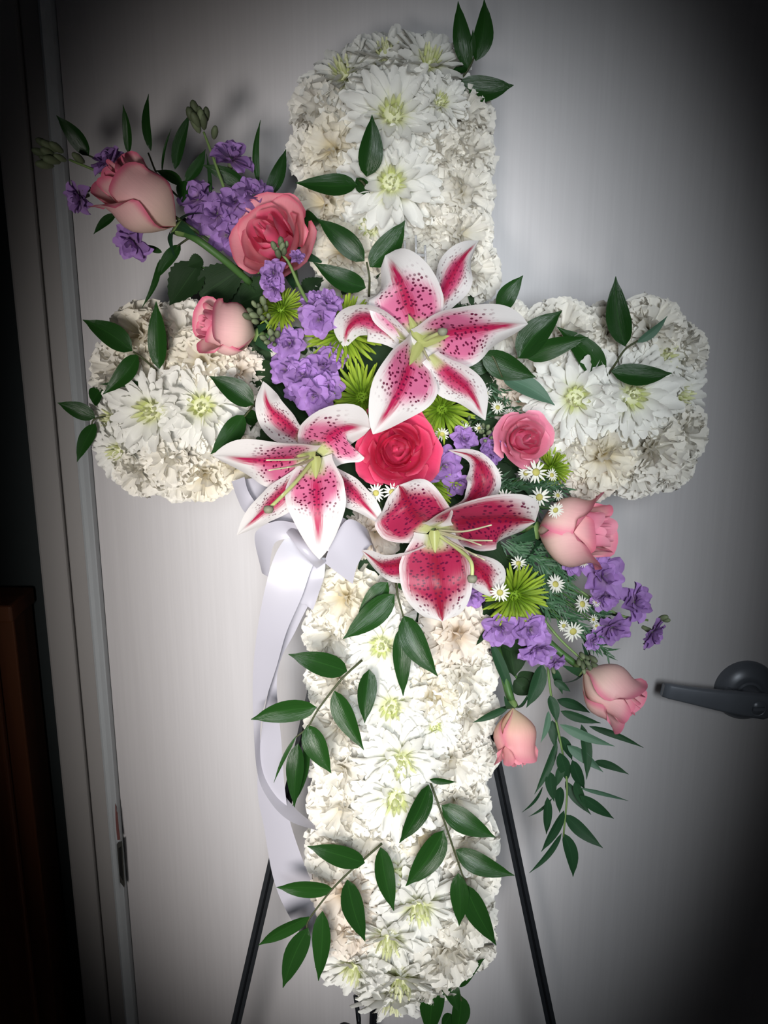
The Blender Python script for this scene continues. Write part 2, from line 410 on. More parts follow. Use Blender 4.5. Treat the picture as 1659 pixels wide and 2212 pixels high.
# wooden cabinet at the dark left edge
ctop = D(40, 1312, .045); cx1 = D(76, 1400, -.02).x
cab = thing('wooden_cabinet', 'reddish brown wooden cabinet in the dark at the left edge', 'cabinet', M.Translation((cx1 - .3, YD, 0)))
bx('body', (cx1 - .62, YD - .030, 0), (cx1, YD + .025, ctop.z - .02), 'wood', cab, .002)
bx('top_board', (cx1 - .64, YD - .042, ctop.z - .02), (cx1 + .004, YD + .025, ctop.z), 'wood', cab, .003)
for i in range(2):
    x0 = cx1 - .60 + i * .295
    d_ = bx('cabinet_door', (x0, YD - .042, .10), (x0 + .285, YD - .0305, ctop.z - .05), 'wood', cab, .003)
    kx = x0 + (.26 if i == 0 else .025)
    b = MB(); b.lathe([(.006, 0), (.006, .012), (.013, .016), (.012, .024), (0, .026)], 14, M.Rotation(PI / 2, 4, 'X'))
    part('knob', b.mesh('knob', MAT['plate']), d_, world=M.Translation((kx, YD - .042, .8)))
# ------------------------------------------------------------------ easel and foam cross
apex = S(868, 650, -66)
foot = lambda p, q_: None
def leg_to_floor(pa, pb):
    d = pb - pa; t = -pa.z / d.z; return pa + d * t
es = thing('wire_easel', 'thin black metal easel whose legs show below the flower cross', 'easel', M.Translation((apex.x, apex.y - .05, 0)))
def angle_leg(name, p, e, wd_=.0105):
    d = (e - p).normalized(); sx = d.cross(V((0, 1, 0))).normalized(); sy = sx.cross(d).normalized(); b = MB()
    pr = [(-.5, -.12), (-.12, -.12), (0, -.5), (.12, -.12), (.5, -.12), (.5, .12), (-.5, .12)]
    n = len(pr); vv = [p + (sx * a + sy * c) * wd_ for a, c in pr] + [e + (sx * a + sy * c) * wd_ for a, c in pr]
    b.add(vv, [(i, (i + 1) % n, n + (i + 1) % n, n + i) for i in range(n)] + [tuple(range(n))[::-1], tuple(range(n, 2 * n))])
    return part(name, b.mesh(name, MAT['easel'], False), es)
lr = leg_to_floor(S(1053, 1560, -66), S(1188, 2205, -66)); ll = leg_to_floor(S(595, 1900, -66), S(522, 2205, -66))
angle_leg('leg', S(880, 722, -66), lr); angle_leg('leg', S(852, 722, -66), ll)
angle_leg('leg', S(862, 735, -72), V((apex.x - .05, YD - .03, 0.0)), .009)
b = MB(); b.tube([S(752, 1150, -66), S(972, 1150, -66)], .004, 6); part('crossbar', b.mesh('crossbar', MAT['easel']), es)
b = MB(); b.tube(smooth_pts([S(768, 2150, -50), S(775, 2206, -46), S(772, 2225, -30), S(742, 2214, -10), S(720, 2235, -2)]), .0026, 6); tag(part('ledge_wire', b.mesh('ledge_wire', MAT['easel']), es), 'bent black wire ledge at the foot of the cross')
def cross_prism():
    out = [(690, 185), (1010, 185), (1026, 690), (1460, 700), (1460, 1010), (1022, 1025), (1010, 2085), (735, 2085), (705, 1025), (250, 1010), (250, 700), (682, 690)]
    n = len(out); b = MB(); fr = [S(x, y, 0) for x, y in out]; bk = [p - N * .055 for p in fr]
    c = S(860, 860, -25)
    b.add([p - c for p in fr + bk], [tuple(range(n))[::-1], tuple(range(n, 2 * n))] + [(i, (i + 1) % n, n + (i + 1) % n, n + i) for i in range(n)])
    return part('foam_cross', b.mesh('foam_cross', MAT['foam'], False), None, world=M.Translation(c))
tag(cross_prism(), 'dark green foam cross glimpsed between the white blooms, resting on the easel', 'foam cross')
# ------------------------------------------------------------------ shared petals and leaves
rg = random.Random(3)
def carn_petal(i, mat):
    p1, p2, p3 = rg.uniform(0, 6), rg.uniform(0, 6), rg.uniform(0, 6); jag = [rg.uniform(-.07, .05) for _ in range(20)]
    def fn(s, t):
        w = .07 + .47 * t ** 1.1
        k = int(round((s + 1) * 6.5))
        L = t * (1 - .16 * s * s) + (jag[k] if t > .95 else 0)
        z = .15 * t * t * math.sin(s * 4.2 + p1) + .07 * t ** 3 * math.sin(s * 14 + p2) + .05 * t * t * math.sin(t * 7 + p3)
        return (s * w, L, z - .10 * t * t)
    return grid('carnation_petal', fn, 13, 5, MAT[mat])
CARN = {m: [carn_petal(i, m) for i in range(5)] for m in ('carn', 'cream', 'blush')}
def strap(mat, wmax, tipk, curl, name, cup=.5, nu=3, nv=6, twist=0.0, side=0.0, round_=True):
    ts = [0, .22, .45, .66, .82, .93, 1.0] if nv == 6 else [0, .3, .6, .85, 1.0]
    def fn(s, t):
        t = ts[int(round(t * nv))]
        w = wmax * (.42 + .58 * sstep(0, .6, t)) * max(.30 if round_ else .12, (1 - t ** tipk)) ** .55
        return (s * w + side * t * t, t - (.06 * s * s * wmax / .13 if t > .9 else 0), cup * w * s * s + curl * t * t + twist * s * w * t)
    return grid(name, fn, nu, nv, MAT[mat])
MUMP = [strap('mum', .155 + .025 * (i % 2), 6, c, 'mum_petal', .55, 3, 6, tw, sd) for i, (c, tw, sd) in enumerate(((-.10, .3, .05), (.05, -.4, -.04), (.16, .2, .0), (-.2, 0, -.06), (.0, .5, .08)))]
MUMI = [strap('mumin', .11, 4, c, 'mum_inner_petal', .8) for c in (.25, .4, .1)]
LIME = [strap('lime', .066, 3, c, 'lime_petal', .8, 2, 4, 0, sd, False) for c, sd in ((.05, .03), (-.08, -.04), (.14, .05))]
LIMI = [strap('limein', .06, 3, c, 'lime_inner_petal', .8, 2, 4, 0, 0, False) for c in (.2, .35)]
def stock_petal(i):
    a, b_ = rg.uniform(0, 6), rg.uniform(0, 6)
    def fn(s, t):
        w = (.09 + .30 * sstep(0, .65, t)) * max(.22, 1 - t ** 5) ** .5
        return (s * w, t * (1 - .10 * s * s), .10 * t * math.sin(s * 3 + a) + .09 * t * t * math.sin(t * 5 + b_) + .25 * w * s * s)
    return grid('stock_petal', fn, 4, 6, MAT['stock'])
STK = [stock_petal(i) for i in range(5)]
def unit_leaf(mat, curve, bend, wprof=.75, serr=0.0, nv=9, name='leaf', acum=.86):
    def fn(s, t):
        w = .5 * math.sin(PI * t ** wprof) ** .85 if 0 < t < 1 else 0.012
        if t > acum: w = min(w, .5 * math.sin(PI * acum ** wprof) ** .85 * (1 - t) / (1 - acum) * .9 + .012)
        if serr and abs(s) == 1: w *= 1 + serr * (1 if int(round(t * nv)) % 2 else -1)
        return (s * w, t, abs(s) * w * .22 - bend * t * t + .04 * math.sin(t * 5) * s * w), curve * (math.sin(PI * t) * .5 + t * t * .35)
    vv, uv, ff = [], [], []; nu = 4
    for j in range(nv + 1):
        for i in range(nu + 1):
            s = -1 + 2 * i / nu; t = j / nv; p, c = fn(s, t)
            vv.append((p[0], p[1], p[2] * .6, c)); uv.append(((s + 1) / 2, t))
    return vv, uv
# leaves: sideways curve is in units of length, width in units of width, so build per leaf (small meshes)
LEAFCACHE = {}
def leaf_mesh(mat, ratio, curve, bend, serr=0.0, pointy=.84):
    key = (mat, round(ratio, 1), round(curve, 2), round(bend, 2), serr)
    if key in LEAFCACHE: return LEAFCACHE[key]
    nv, nu = (18, 4) if serr else (10, 4); ratio = round(ratio, 1)
    wpk = .5 / ratio
    def fn(s, t):
        w = wpk * (math.sin(PI * t ** .72) ** .9 if 0 < t < 1 else 0)
        if t > pointy:
            w0 = wpk * math.sin(PI * pointy ** .72) ** .9; q_ = (1 - t) / (1 - pointy); w = w0 * q_ * (.55 + .45 * q_)
        w = max(w, .004)
        if serr and abs(s) > .99: w *= 1 + serr * (1 if int(round(t * nv)) % 2 else -1)
        return (s * w + curve * (math.sin(PI * t) * .55 - .0) + curve * .0, t, abs(s) * w * .28 - bend * t * t + .10 * w * s * math.sin(t * 6))
    m = grid('leaf_' + mat, fn, nu, nv, MAT[mat]); LEAFCACHE[key] = m; return m
def put_leaf(parent, x0, y0, x1, y1, w, h0=30, h1=38, curve=None, mat='leaf', roll=None, serr=0.0, name='leaf', bend=None):
    a, b_ = S(x0, y0, h0), S(x1, y1, h1); k = K(x0, y0, h0); L = (b_ - a).length
    if curve is None: curve = rg.choice((-.10, -.05, 0, .05, .10))
    if bend is None: bend = rg.choice((.0, .08, .15))
    if roll is None: roll = rg.uniform(-.35, .35)
    m = leaf_mesh(mat, max(1.0, L / (w * k)), curve, bend, serr)
    y = (b_ - a + N * (bend * L)).normalized(); z = (N - y * N.dot(y)).normalized(); x = y.cross(z)
    R = M((x, y, z)).transposed().to_4x4() @ M.Rotation(roll, 4, 'Y') @ M.Scale(L, 4)
    R.translation = a
    return part(name, m, parent, world=R)
def tube_part(name, pts, r, mat, parent, n=6):
    P = smooth_pts(pts, 5); c = P[0]; b = MB()
    rr = r if not isinstance(r, (list, tuple)) else [r[0] + (r[1] - r[0]) * i / (len(P) - 1) for i in range(len(P))]
    b.tube([p - c for p in P], rr, n); return part(name, b.mesh(name, MAT[mat]), parent, world=M.Translation(c))
# ------------------------------------------------------------------ white blooms of the cross
def place_petals(root, meshes, name, n, elev, ln, r, az0, jit=.12, base=0.0, lift=0.0):
    for i in range(n):
        az = az0 + 2 * PI * (i + r.uniform(-.25, .25)) / n; e = elev + r.uniform(-jit, jit); sc_ = ln * r.uniform(.92, 1.06)
        m = M.Rotation(az, 4, 'Z') @ M.Translation((0, base, lift)) @ M.Rotation(e, 4, 'X') @ M.Rotation(r.uniform(-.25, .25), 4, 'Y') @ M.Scale(sc_, 4)
        part(name, r.choice(meshes), root, local=m)
def carnation(fr, label, mat, seed, group):
    r = random.Random(seed); t = thing('carnation', label, 'carnation', fr, group)
    ms = CARN[mat]
    for n, e, ln, lf in ((9, .02, 1.0, -.10), (9, .34, .96, -.08), (9, .66, .90, -.06), (8, .96, .84, -.05), (5, 1.28, .78, -.05)):
        place_petals(t, ms, 'petal', n, e, ln, r, r.uniform(0, 6), .14, .02, lf)
    b = MB(); b.lathe([(0, -.75), (.10, -.72), (.17, -.35), (.16, -.12), (.05, -.02)], 8); part('calyx', b.mesh('calyx', MAT['stempale']), t, local=M())
    return t
def mum(fr, label, seed, group, opn=0.0):
    r = random.Random(seed); t = thing('chrysanthemum', label, 'chrysanthemum', fr, group)
    for n, e, ln in ((18, -.06, 1.0), (17, .14, .95), (15, .36, .84), (12, .62, .64)):
        place_petals(t, MUMP, 'petal', n, e + opn, ln, r, r.uniform(0, 6), .10, .06)
    place_petals(t, MUMI, 'inner_petal', 10, .98 + opn * .4, .42, r, 0, .10, .10)
    place_petals(t, MUMI, 'inner_petal', 7, 1.25, .36, r, .4, .08, .05)
    b = MB(); b.lathe([(0, -.5), (.06, -.48), (.10, -.1), (.20, .0), (.19, .10), (.12, .17), (0, .20)], 10); part('center', b.mesh('center', MAT['mumin']), t, local=M())
    return t
GP = 'white blooms filling the cross'
# kind, x, y, radius, a, b, h(mm), label
BL = [
 # top post
 ('m', 745, 165, 92, -.45, .75, 2, 'white chrysanthemum spreading over the upper left corner of the top post'),
 ('m', 835, 128, 90, -.05, .95, 0, 'white chrysanthemum fringing the very top of the cross'),
 ('m', 925, 140, 92, .25, .65, 8, 'white chrysanthemum with greenish heart near the top, beside the sprig'),
 ('m', 848, 250, 112, 0, .1, 22, 'upper of two open white chrysanthemums with pale centres on the top post'),
 ('m', 950, 222, 62, .25, .1, 24, 'small half-open white chrysanthemum right of the highest open one'),
 ('m', 845, 396, 112, 0, -.05, 22, 'lower of two open white chrysanthemums with pale centres on the top post'),
 ('c', 690, 238, 78, -.7, .1, -4, 'white carnation on the left edge of the top post, highest there'),
 ('k', 722, 322, 82, -.35, 0, 8, 'white carnation with cream heart left of the upright leaf'),
 ('c', 678, 330, 66, -.8, 0, -6, 'white carnation at the left edge of the top post above the sideways leaf'),
 ('c', 1000, 255, 76, .5, .2, 6, 'white carnation at the right edge of the top post under the leaf sprig'),
 ('c', 1005, 335, 74, .6, 0, 4, 'white carnation second down the right edge of the top post'),
 ('c', 950, 330, 72, .2, 0, 12, 'white carnation between the two open chrysanthemums and the right edge'),
 ('c', 1000, 418, 76, .5, 0, 5, 'white carnation right of the lower open chrysanthemum on the top post'),
 ('k', 700, 440, 74, -.5, 0, 4, 'cream white carnation beneath the sideways leaf on the top post'),
 ('m', 800, 492, 84, -.1, -.1, 10, 'white chrysanthemum just above the pair of raised leaves'),
 ('c', 930, 478, 70, .2, 0, 6, 'white carnation above the clear plastic pick'),
 ('c', 1000, 505, 76, .5, 0, 4, 'white carnation on the right edge above the top lily'),
 ('k', 745, 545, 80, -.3, 0, 6, 'cream carnation between the salmon rose and the paired leaves'),
 ('c', 750, 625, 70, -.1, 0, 4, 'white carnation tucked under the leaf beside the top lily'),
 ('c', 1015, 585, 78, .7, 0, -4, 'white carnation edge behind the upright petal of the top lily'),
 ('c', 880, 560, 70, 0, 0, 2, 'white carnation behind the upper petal of the top lily'),
 # left arm
 ('k', 305, 725, 82, -.3, .5, 2, 'cream carnation on the top edge of the left arm between two leaves'),
 ('c', 395, 715, 76, 0, .55, 0, 'white carnation on the top edge of the left arm next to the pink rose'),
 ('c', 258, 795, 74, -.7, .15, -2, 'white carnation at the outer end of the left arm behind a leaf'),
 ('k', 350, 790, 74, -.1, .1, 8, 'cream carnation in the middle of the left arm under the upright leaf'),
 ('k', 440, 785, 84, .05, .15, 10, 'cream carnation below the pink rose on the left arm'),
 ('b', 515, 805, 66, .1, .2, 4, 'yellowish carnation just under the base of the pink rose'),
 ('m', 330, 886, 104, -.2, -.1, 18, 'outer of two open white chrysanthemums on the left arm'),
 ('m', 437, 876, 102, .1, -.05, 20, 'inner of two open white chrysanthemums on the left arm'),
 ('m', 245, 905, 66, -.8, 0, -4, 'white chrysanthemum at the tip of the left arm'),
 ('m', 262, 972, 72, -.55, -.35, 2, 'white chrysanthemum at the lower outer corner of the left arm'),
 ('c', 305, 1012, 70, -.4, -.6, -2, 'white carnation on the lower edge near the left arm\'s outer corner'),
 ('c', 370, 985, 76, -.1, -.3, 8, 'white carnation below the two open chrysanthemums on the left arm'),
 ('c', 385, 1032, 62, -.1, -.8, -6, 'white carnation hanging lowest in the middle of the left arm'),
 ('k', 440, 1022, 72, .1, -.7, -2, 'cream carnation on the lower edge of the left arm beside the lily'),
 ('c', 462, 950, 66, .1, -.2, 6, 'white carnation behind the leaf that points at the left lily'),
 ('k', 515, 1000, 68, .1, -.5, -4, 'cream carnation behind the left petal of the left lily'),
 ('c', 560, 880, 66, 0, 0, 0, 'white carnation hidden behind the left lily\'s upper petal'),
 # right arm
 ('c', 1090, 705, 68, 0, .5, -4, 'white carnation on the top edge behind the right petal of the top lily'),
 ('c', 1215, 722, 86, 0, .5, 4, 'large white carnation on the top edge of the right arm by the paired leaves'),
 ('k', 1230, 790, 70, 0, .1, 4, 'cream carnation behind the dark leaf in the middle of the right arm'),
 ('c', 1155, 800, 70, -.1, .1, 2, 'white carnation beneath the paired leaves on the right arm'),
 ('c', 1310, 725, 76, .1, .5, 0, 'white carnation on the top edge behind the tall leaf of the right arm'),
 ('c', 1330, 785, 66, .1, .2, 4, 'white carnation at the stem of the three-leaf sprig on the right arm'),
 ('c', 1405, 712, 82, .35, .5, 0, 'white carnation at the upper outer corner of the right arm'),
 ('m', 1425, 775, 92, .4, .25, 6, 'white chrysanthemum near the outer end behind the sideways leaf'),
 ('c', 1470, 760, 70, .8, .2, -8, 'white carnation on the outer end of the right arm, upper side'),
 ('m', 1242, 858, 108, -.1, -.05, 20, 'inner of two open white chrysanthemums on the right arm'),
 ('m', 1362, 855, 108, .1, -.05, 20, 'outer of two open white chrysanthemums on the right arm'),
 ('m', 1462, 850, 80, .75, -.05, -2, 'white chrysanthemum seen sideways on the outer end of the right arm'),
 ('c', 1465, 940, 76, .7, -.2, -4, 'white carnation on the outer end of the right arm, lower side'),
 ('k', 1302, 985, 82, 0, -.3, 8, 'cream carnation with tight heart low in the middle of the right arm'),
 ('c', 1408, 968, 86, .25, -.35, 6, 'white carnation with tight heart below the outer open chrysanthemum'),
 ('c', 1372, 1018, 72, .15, -.75, -4, 'white carnation lowest on the right arm near its outer corner'),
 ('b', 1275, 1030, 66, -.1, -.75, -4, 'blush carnation on the lower edge above the large pink side rose'),
 ('c', 1222, 958, 74, -.1, -.2, 4, 'white carnation right next to the small pink open rose'),
 ('c', 1445, 1008, 62, .6, -.6, -8, 'white carnation at the lower outer corner of the right arm'),
 ('b', 1120, 868, 62, 0, 0, 0, 'blush carnation between the top lily and the small pink rose'),
 ('b', 1065, 850, 56, 0, 0, -4, 'blush carnation behind the lower right petal of the top lily'),
 # lower post
 ('b', 810, 1150, 66, 0, 0, 2, 'beige wilted carnation between the left lily and the lower lily'),
 ('k', 745, 1290, 84, -.35, .1, 4, 'cream carnation just beneath the satin bow on the lower post'),
 ('c', 718, 1368, 72, -.6, 0, -2, 'white carnation on the left edge beneath the bow'),
 ('c', 830, 1300, 66, 0, 0, 0, 'white carnation behind the hanging leaves under the lower lily'),
 ('b', 985, 1370, 86, .3, 0, 6, 'beige pink carnation below the tip of the lower lily'),
 ('c', 1000, 1455, 82, .45, 0, 4, 'white carnation on the right edge under the beige carnation'),
 ('m', 825, 1392, 92, -.1, .1, 14, 'white chrysanthemum between the hanging leaves and the left edge'),
 ('c', 730, 1470, 80, -.5, 0, 0, 'white carnation on the left edge by the highest leaf of the left spray'),
 ('m', 845, 1524, 94, -.05, 0, 16, 'white chrysanthemum with a green heart below the longest hanging leaf'),
 ('k', 938, 1500, 78, .15, .1, 10, 'cream carnation above the small half-open chrysanthemum'),
 ('m', 938, 1568, 54, .1, .1, 22, 'small half-open white chrysanthemum with a dark green heart'),
 ('c', 1010, 1540, 76, .55, 0, 0, 'white carnation on the right edge beside the hanging rosebud'),
 ('c', 730, 1570, 80, -.5, 0, 0, 'white carnation on the left edge behind the left leaf spray'),
 ('m', 866, 1640, 104, 0, -.1, 20, 'white chrysanthemum with a pale yellow heart halfway down the lower post'),
 ('c', 742, 1660, 80, -.4, 0, 2, 'white carnation left of the chrysanthemum halfway down'),
 ('c', 975, 1640, 78, .35, 0, 6, 'white carnation right of the chrysanthemum halfway down'),
 ('c', 1020, 1640, 64, .8, 0, -6, 'white carnation on the outer right edge below the rosebud'),
 ('m', 855, 1722, 100, -.05, -.05, 20, 'white chrysanthemum with a yellow heart left of the lower right leaf sprig'),
 ('c', 738, 1742, 84, -.4, 0, 4, 'white carnation on the left edge where the ribbon end meets the cross'),
 ('c', 800, 1802, 72, -.1, 0, 10, 'white carnation above the stem of the lower left leaf sprig'),
 ('c', 985, 1730, 80, .4, 0, 4, 'white carnation behind the upper leaves of the lower right sprig'),
 ('c', 725, 1838, 76, -.55, 0, -2, 'white carnation on the left edge behind the lower left sprig\'s top leaf'),
 ('c', 1008, 1815, 80, .5, 0, 0, 'white carnation on the right edge between two sprig leaves'),
 ('k', 905, 1800, 68, .1, 0, 6, 'cream carnation behind the crossing sprig leaves'),
 ('m', 860, 1888, 84, 0, .05, 12, 'white chrysanthemum with a brownish heart between the two lower sprigs'),
 ('b', 745, 1925, 84, -.4, 0, 2, 'beige pink carnation under the lower left sprig\'s stem'),
 ('c', 1010, 1900, 76, .5, 0, 0, 'white carnation on the right edge behind the lowest sprig leaves'),
 ('m', 905, 1955, 98, .1, -.3, 16, 'drooping white chrysanthemum right of the dark pointed leaf'),
 ('b', 755, 2005, 76, -.3, -.1, 4, 'beige carnation low on the left edge'),
 ('c', 1005, 1978, 76, .5, -.1, 2, 'white carnation low on the right edge under the sprig'),
 ('m', 840, 2025, 92, -.1, -.3, 14, 'white chrysanthemum low in the middle of the lower post'),
 ('c', 965, 2050, 84, .3, -.3, 4, 'white carnation at the lower right corner above the bottom leaves'),
 ('m', 768, 2085, 86, -.4, -.5, 2, 'white chrysanthemum at the lower left corner of the cross'),
 ('m', 865, 2110, 98, 0, -.55, 6, 'white chrysanthemum fringing the bottom of the lower post'),
 ('m', 850, 2150, 88, -.05, -1.0, -8, 'lowest white chrysanthemum at the very foot of the cross'),
 ('c', 935, 2110, 70, .15, -.7, -4, 'white carnation at the foot beside the dark bottom leaves'),
 ('c', 1025, 2045, 58, .8, -.4, -8, 'white carnation on the outer lower right edge by the curled leaf'),
 # behind the coloured flowers in the middle
 ('c', 640, 720, 70, 0, .2, -6, 'white carnation behind the lilac flowers above the left lily'),
 ('c', 930, 1235, 74, .1, 0, -4, 'white carnation behind the lower petal of the lower lily'),
]
NCOL = {'c': 'carn', 'k': 'cream', 'b': 'blush'}
for i, (k, x, y, r, a, b_, h, lab) in enumerate(BL):
    fr = frame(x, y, h, a, b_, r * (1.04 if k == 'm' else 1.0), i * 1.7)
    if k == 'm': mum(fr, lab, 100 + i, GP, .18 if r < 66 else 0)
    else: carnation(fr, lab, NCOL[k], 100 + i, GP)
# ------------------------------------------------------------------ leaf sprigs (ruscus)
GS = 'glossy leaf sprigs'
def sprig(label, stem, leaves, h=32, mat='leaf', sr=.0011, smat='stembrown', name='leaf_sprig', hh=None):
    base = stem[0]; t = thing(name, label, 'leaf sprig', M.Translation(S(base[0], base[1], h)), GS)
    tube_part('stem', [S(p[0], p[1], p[2] if len(p) > 2 else h) for p in stem], [sr, sr * .7], smat, t, 5)
    for L in leaves:
        kw = L[5] if len(L) > 5 else {}
        kw = dict(kw); h0 = kw.pop('h0', h); h1 = kw.pop('h1', h + rg.uniform(0, 12))
        kw.setdefault('mat', mat); put_leaf(t, *L[:5], h0=h0, h1=h1, **kw)
    return t
P_ = dict(mat='leafpale')
sprig('dark leaf sprig rising above the top right corner of the cross', [(978, 190, 5), (1010, 152), (1030, 112)],
      [(1010, 148, 990, 4, 40, dict(curve=-.06)), (1028, 132, 1050, 0, 44, dict(curve=.10)), (988, 186, 1110, 184, 56, dict(curve=.12, roll=.1)), (1010, 148, 974, 158, 22), (1012, 130, 1022, 64, 16)], 14)
sprig('two broad leaves, one upright, one sideways, on the top post', [(800, 420, 10), (785, 395), (775, 388)],
      [(792, 382, 808, 250, 54, dict(curve=.04)), (772, 400, 638, 392, 50, dict(curve=-.08)), (770, 384, 798, 424, 30, dict(h1=26))], 42)
sprig('pair of raised leaves and a third lower one above the top lily', [(797, 640, 30), (798, 600), (792, 566)],
      [(787, 564, 684, 474, 50, dict(curve=.05)), (799, 577, 875, 476, 56, dict(curve=.10)), (790, 622, 678, 566, 48, dict(curve=-.10))], 46)
sprig('single pointed leaf above the right petal of the top lily', [(1070, 690, 30), (1080, 668)], [(1078, 672, 1130, 596, 42, dict(curve=-.10))], 40)
sprig('two paired leaves with a fork stem beyond the top lily\'s right petal', [(1090, 795, 24), (1118, 772)],
      [(1120, 774, 1209, 668, 64, dict(curve=-.10)), (1138, 774, 1271, 734, 44, dict(curve=-.08))], 44)
sprig('long dark leaf with pale lower leaf sloping down the right arm', [(1035, 775, 24), (1060, 765), (1085, 815)],
      [(1040, 765, 1158, 815, 58, dict(curve=.06)), (1085, 815, 1200, 870, 46, dict(mat='leafpale', curve=-.08, h0=34, h1=40)), (1010, 790, 1075, 770, 52, dict(h0=24, h1=26))], 40)
sprig('sprig with a tall upright leaf standing on the right arm', [(1302, 828, 22), (1330, 785), (1350, 755), (1378, 736)],
      [(1350, 748, 1330, 597, 52, dict(curve=-.08)), (1376, 740, 1442, 682, 20, dict(curve=.12, mat='leafpale')), (1320, 802, 1452, 806, 48, dict(curve=.10)), (1302, 822, 1208, 704, 58, dict(curve=.10, h0=26, h1=30))], 42)
sprig('sprig of leaves crossing the top of the left arm', [(346, 806, 22), (310, 775), (288, 760)],
      [(286, 758, 180, 689, 50, dict(curve=.08)), (344, 797, 335, 651, 46, dict(curve=.03, roll=-.2)), (298, 766, 221, 850, 42, dict(curve=-.14)), (310, 828, 215, 830, 14, dict(h0=24, h1=26))], 40)
sprig('two dark leaves poking out past the end of the left arm', [(240, 900, 0), (205, 905), (196, 925)],
      [(206, 902, 124, 870, 36, dict(curve=.04)), (206, 915, 167, 998, 32, dict(curve=.06)), (200, 870, 222, 838, 40, dict(h0=0, h1=8))], 6)
sprig('forked pair of leaves left of the left lily', [(560, 855, 20), (540, 885), (528, 900)],
      [(548, 874, 454, 811, 52, dict(curve=.06)), (528, 897, 455, 981, 46, dict(curve=-.08)), (525, 900, 562, 905, 34, dict(h1=22))], 40)
sprig('sprig of leaves hanging below the lower lily', [(855, 1258, 36), (860, 1290), (872, 1335)],
      [(838, 1258, 768, 1332, 44, dict(curve=-.05, h0=34, h1=36)), (852, 1284, 741, 1380, 54, dict(curve=-.04)), (872, 1330, 944, 1460, 56, dict(curve=.10)), (866, 1355, 871, 1502, 40, dict(curve=.0)), (862, 1255, 886, 1278, 22)], 42)
sprig('leaf sprig reaching out left across the white ribbon', [(782, 1426, 30), (740, 1465), (690, 1528), (665, 1570), (640, 1592)],
      [(750, 1450, 625, 1412, 52, dict(curve=.04)), (684, 1528, 542, 1554, 52, dict(curve=.08)), (798, 1446, 790, 1562, 44, dict(curve=.05)), (722, 1492, 786, 1620, 50, dict(curve=.04)), (664, 1566, 714, 1670, 52, dict(curve=.03)), (644, 1606, 630, 1742, 40, dict(roll=.3, curve=.0, mat='leaf')), (640, 1590, 590, 1690, 9), (662, 1590, 638, 1740, 18, dict(h0=30, h1=28))], 40)
sprig('seven-leaf sprig sloping out to the lower left over the easel leg', [(825, 1822, 30), (770, 1870), (720, 1918), (670, 1982), (662, 2004)],
      [(788, 1864, 666, 1825, 48, dict(curve=.04)), (718, 1920, 597, 1918, 46, dict(curve=.05)), (668, 1980, 558, 2042, 42, dict(curve=.06)), (666, 2004, 611, 2134, 46, dict(curve=.06)), (697, 1968, 684, 2118, 42, dict(curve=-.05)), (750, 1900, 789, 2034, 48, dict(curve=.06)), (822, 1830, 851, 1968, 44, dict(curve=.05))], 42)
sprig('leaf sprig down the right side of the lower post', [(930, 1690, 30), (955, 1760), (985, 1850), (1006, 1910)],
      [(926, 1695, 868, 1822, 50, dict(curve=-.05)), (954, 1740, 1072, 1804, 50, dict(curve=.06)), (958, 1794, 878, 1914, 60, dict(curve=-.05)), (984, 1836, 1112, 1886, 46, dict(curve=.08)), (990, 1886, 990, 2000, 40, dict(curve=-.05)), (1004, 1910, 1072, 2042, 48, dict(curve=.05)), (928, 1684, 986, 1690, 16)], 42)
sprig('dark leaves sticking out under the foot of the cross', [(960, 2105, -5), (990, 2140), (1002, 2190)],
      [(945, 2110, 925, 2240, 54, dict(curve=.05)), (985, 2130, 1046, 2070, 36, dict(curve=-.16)), (968, 2110, 990, 2185, 34), (995, 2150, 985, 2235, 42, dict(curve=-.08)), (975, 2190, 955, 2225, 30)], 6)
# narrow-leaved cascade on the right
CAS = [(1203, 1511, 1275, 1540, 24), (1211, 1536, 1298, 1562, 20), (1187, 1503, 1205, 1560, 24), (1209, 1565, 1328, 1612, 22), (1273, 1569, 1390, 1615, 15), (1256, 1565, 1267, 1684, 24),
 (1185, 1536, 1168, 1604, 14), (1193, 1556, 1197, 1614, 22), (1225, 1610, 1303, 1668, 26), (1283, 1645, 1358, 1670, 17), (1209, 1626, 1225, 1688, 28), (1203, 1600, 1156, 1716, 19), (1189, 1668, 1197, 1732, 24),
 (1236, 1642, 1263, 1704, 26), (1221, 1688, 1277, 1760, 22), (1242, 1688, 1269, 1752, 20), (1254, 1702, 1356, 1732, 11), (1252, 1718, 1326, 1768, 24), (1211, 1700, 1209, 1756, 20), (1182, 1722, 1182, 1802, 22),
 (1218, 1751, 1169, 1840, 24), (1221, 1760, 1303, 1829, 28), (1217, 1800, 1241, 1892, 30), (1213, 1800, 1143, 1886, 15), (1172, 1700, 1130, 1753, 7), (1193, 1724, 1142, 1764, 7),
 (1192, 1440, 1215, 1500, 20), (1196, 1470, 1232, 1494, 18), (1206, 1590, 1238, 1640, 22), (1215, 1650, 1200, 1700, 18)]
sprig('drooping spray of many narrow leaves beside the two lower rosebuds', [(1180, 1400, 10), (1190, 1500), (1212, 1610), (1225, 1700), (1217, 1808)],
      [L + (dict(mat='leafpale' if i in (3, 8, 16, 6) else 'cascade', h0=4 + (i * 7) % 24, h1=4 + (i * 11) % 34),) for i, L in enumerate(CAS)], 14, sr=.0013, smat='stempale')
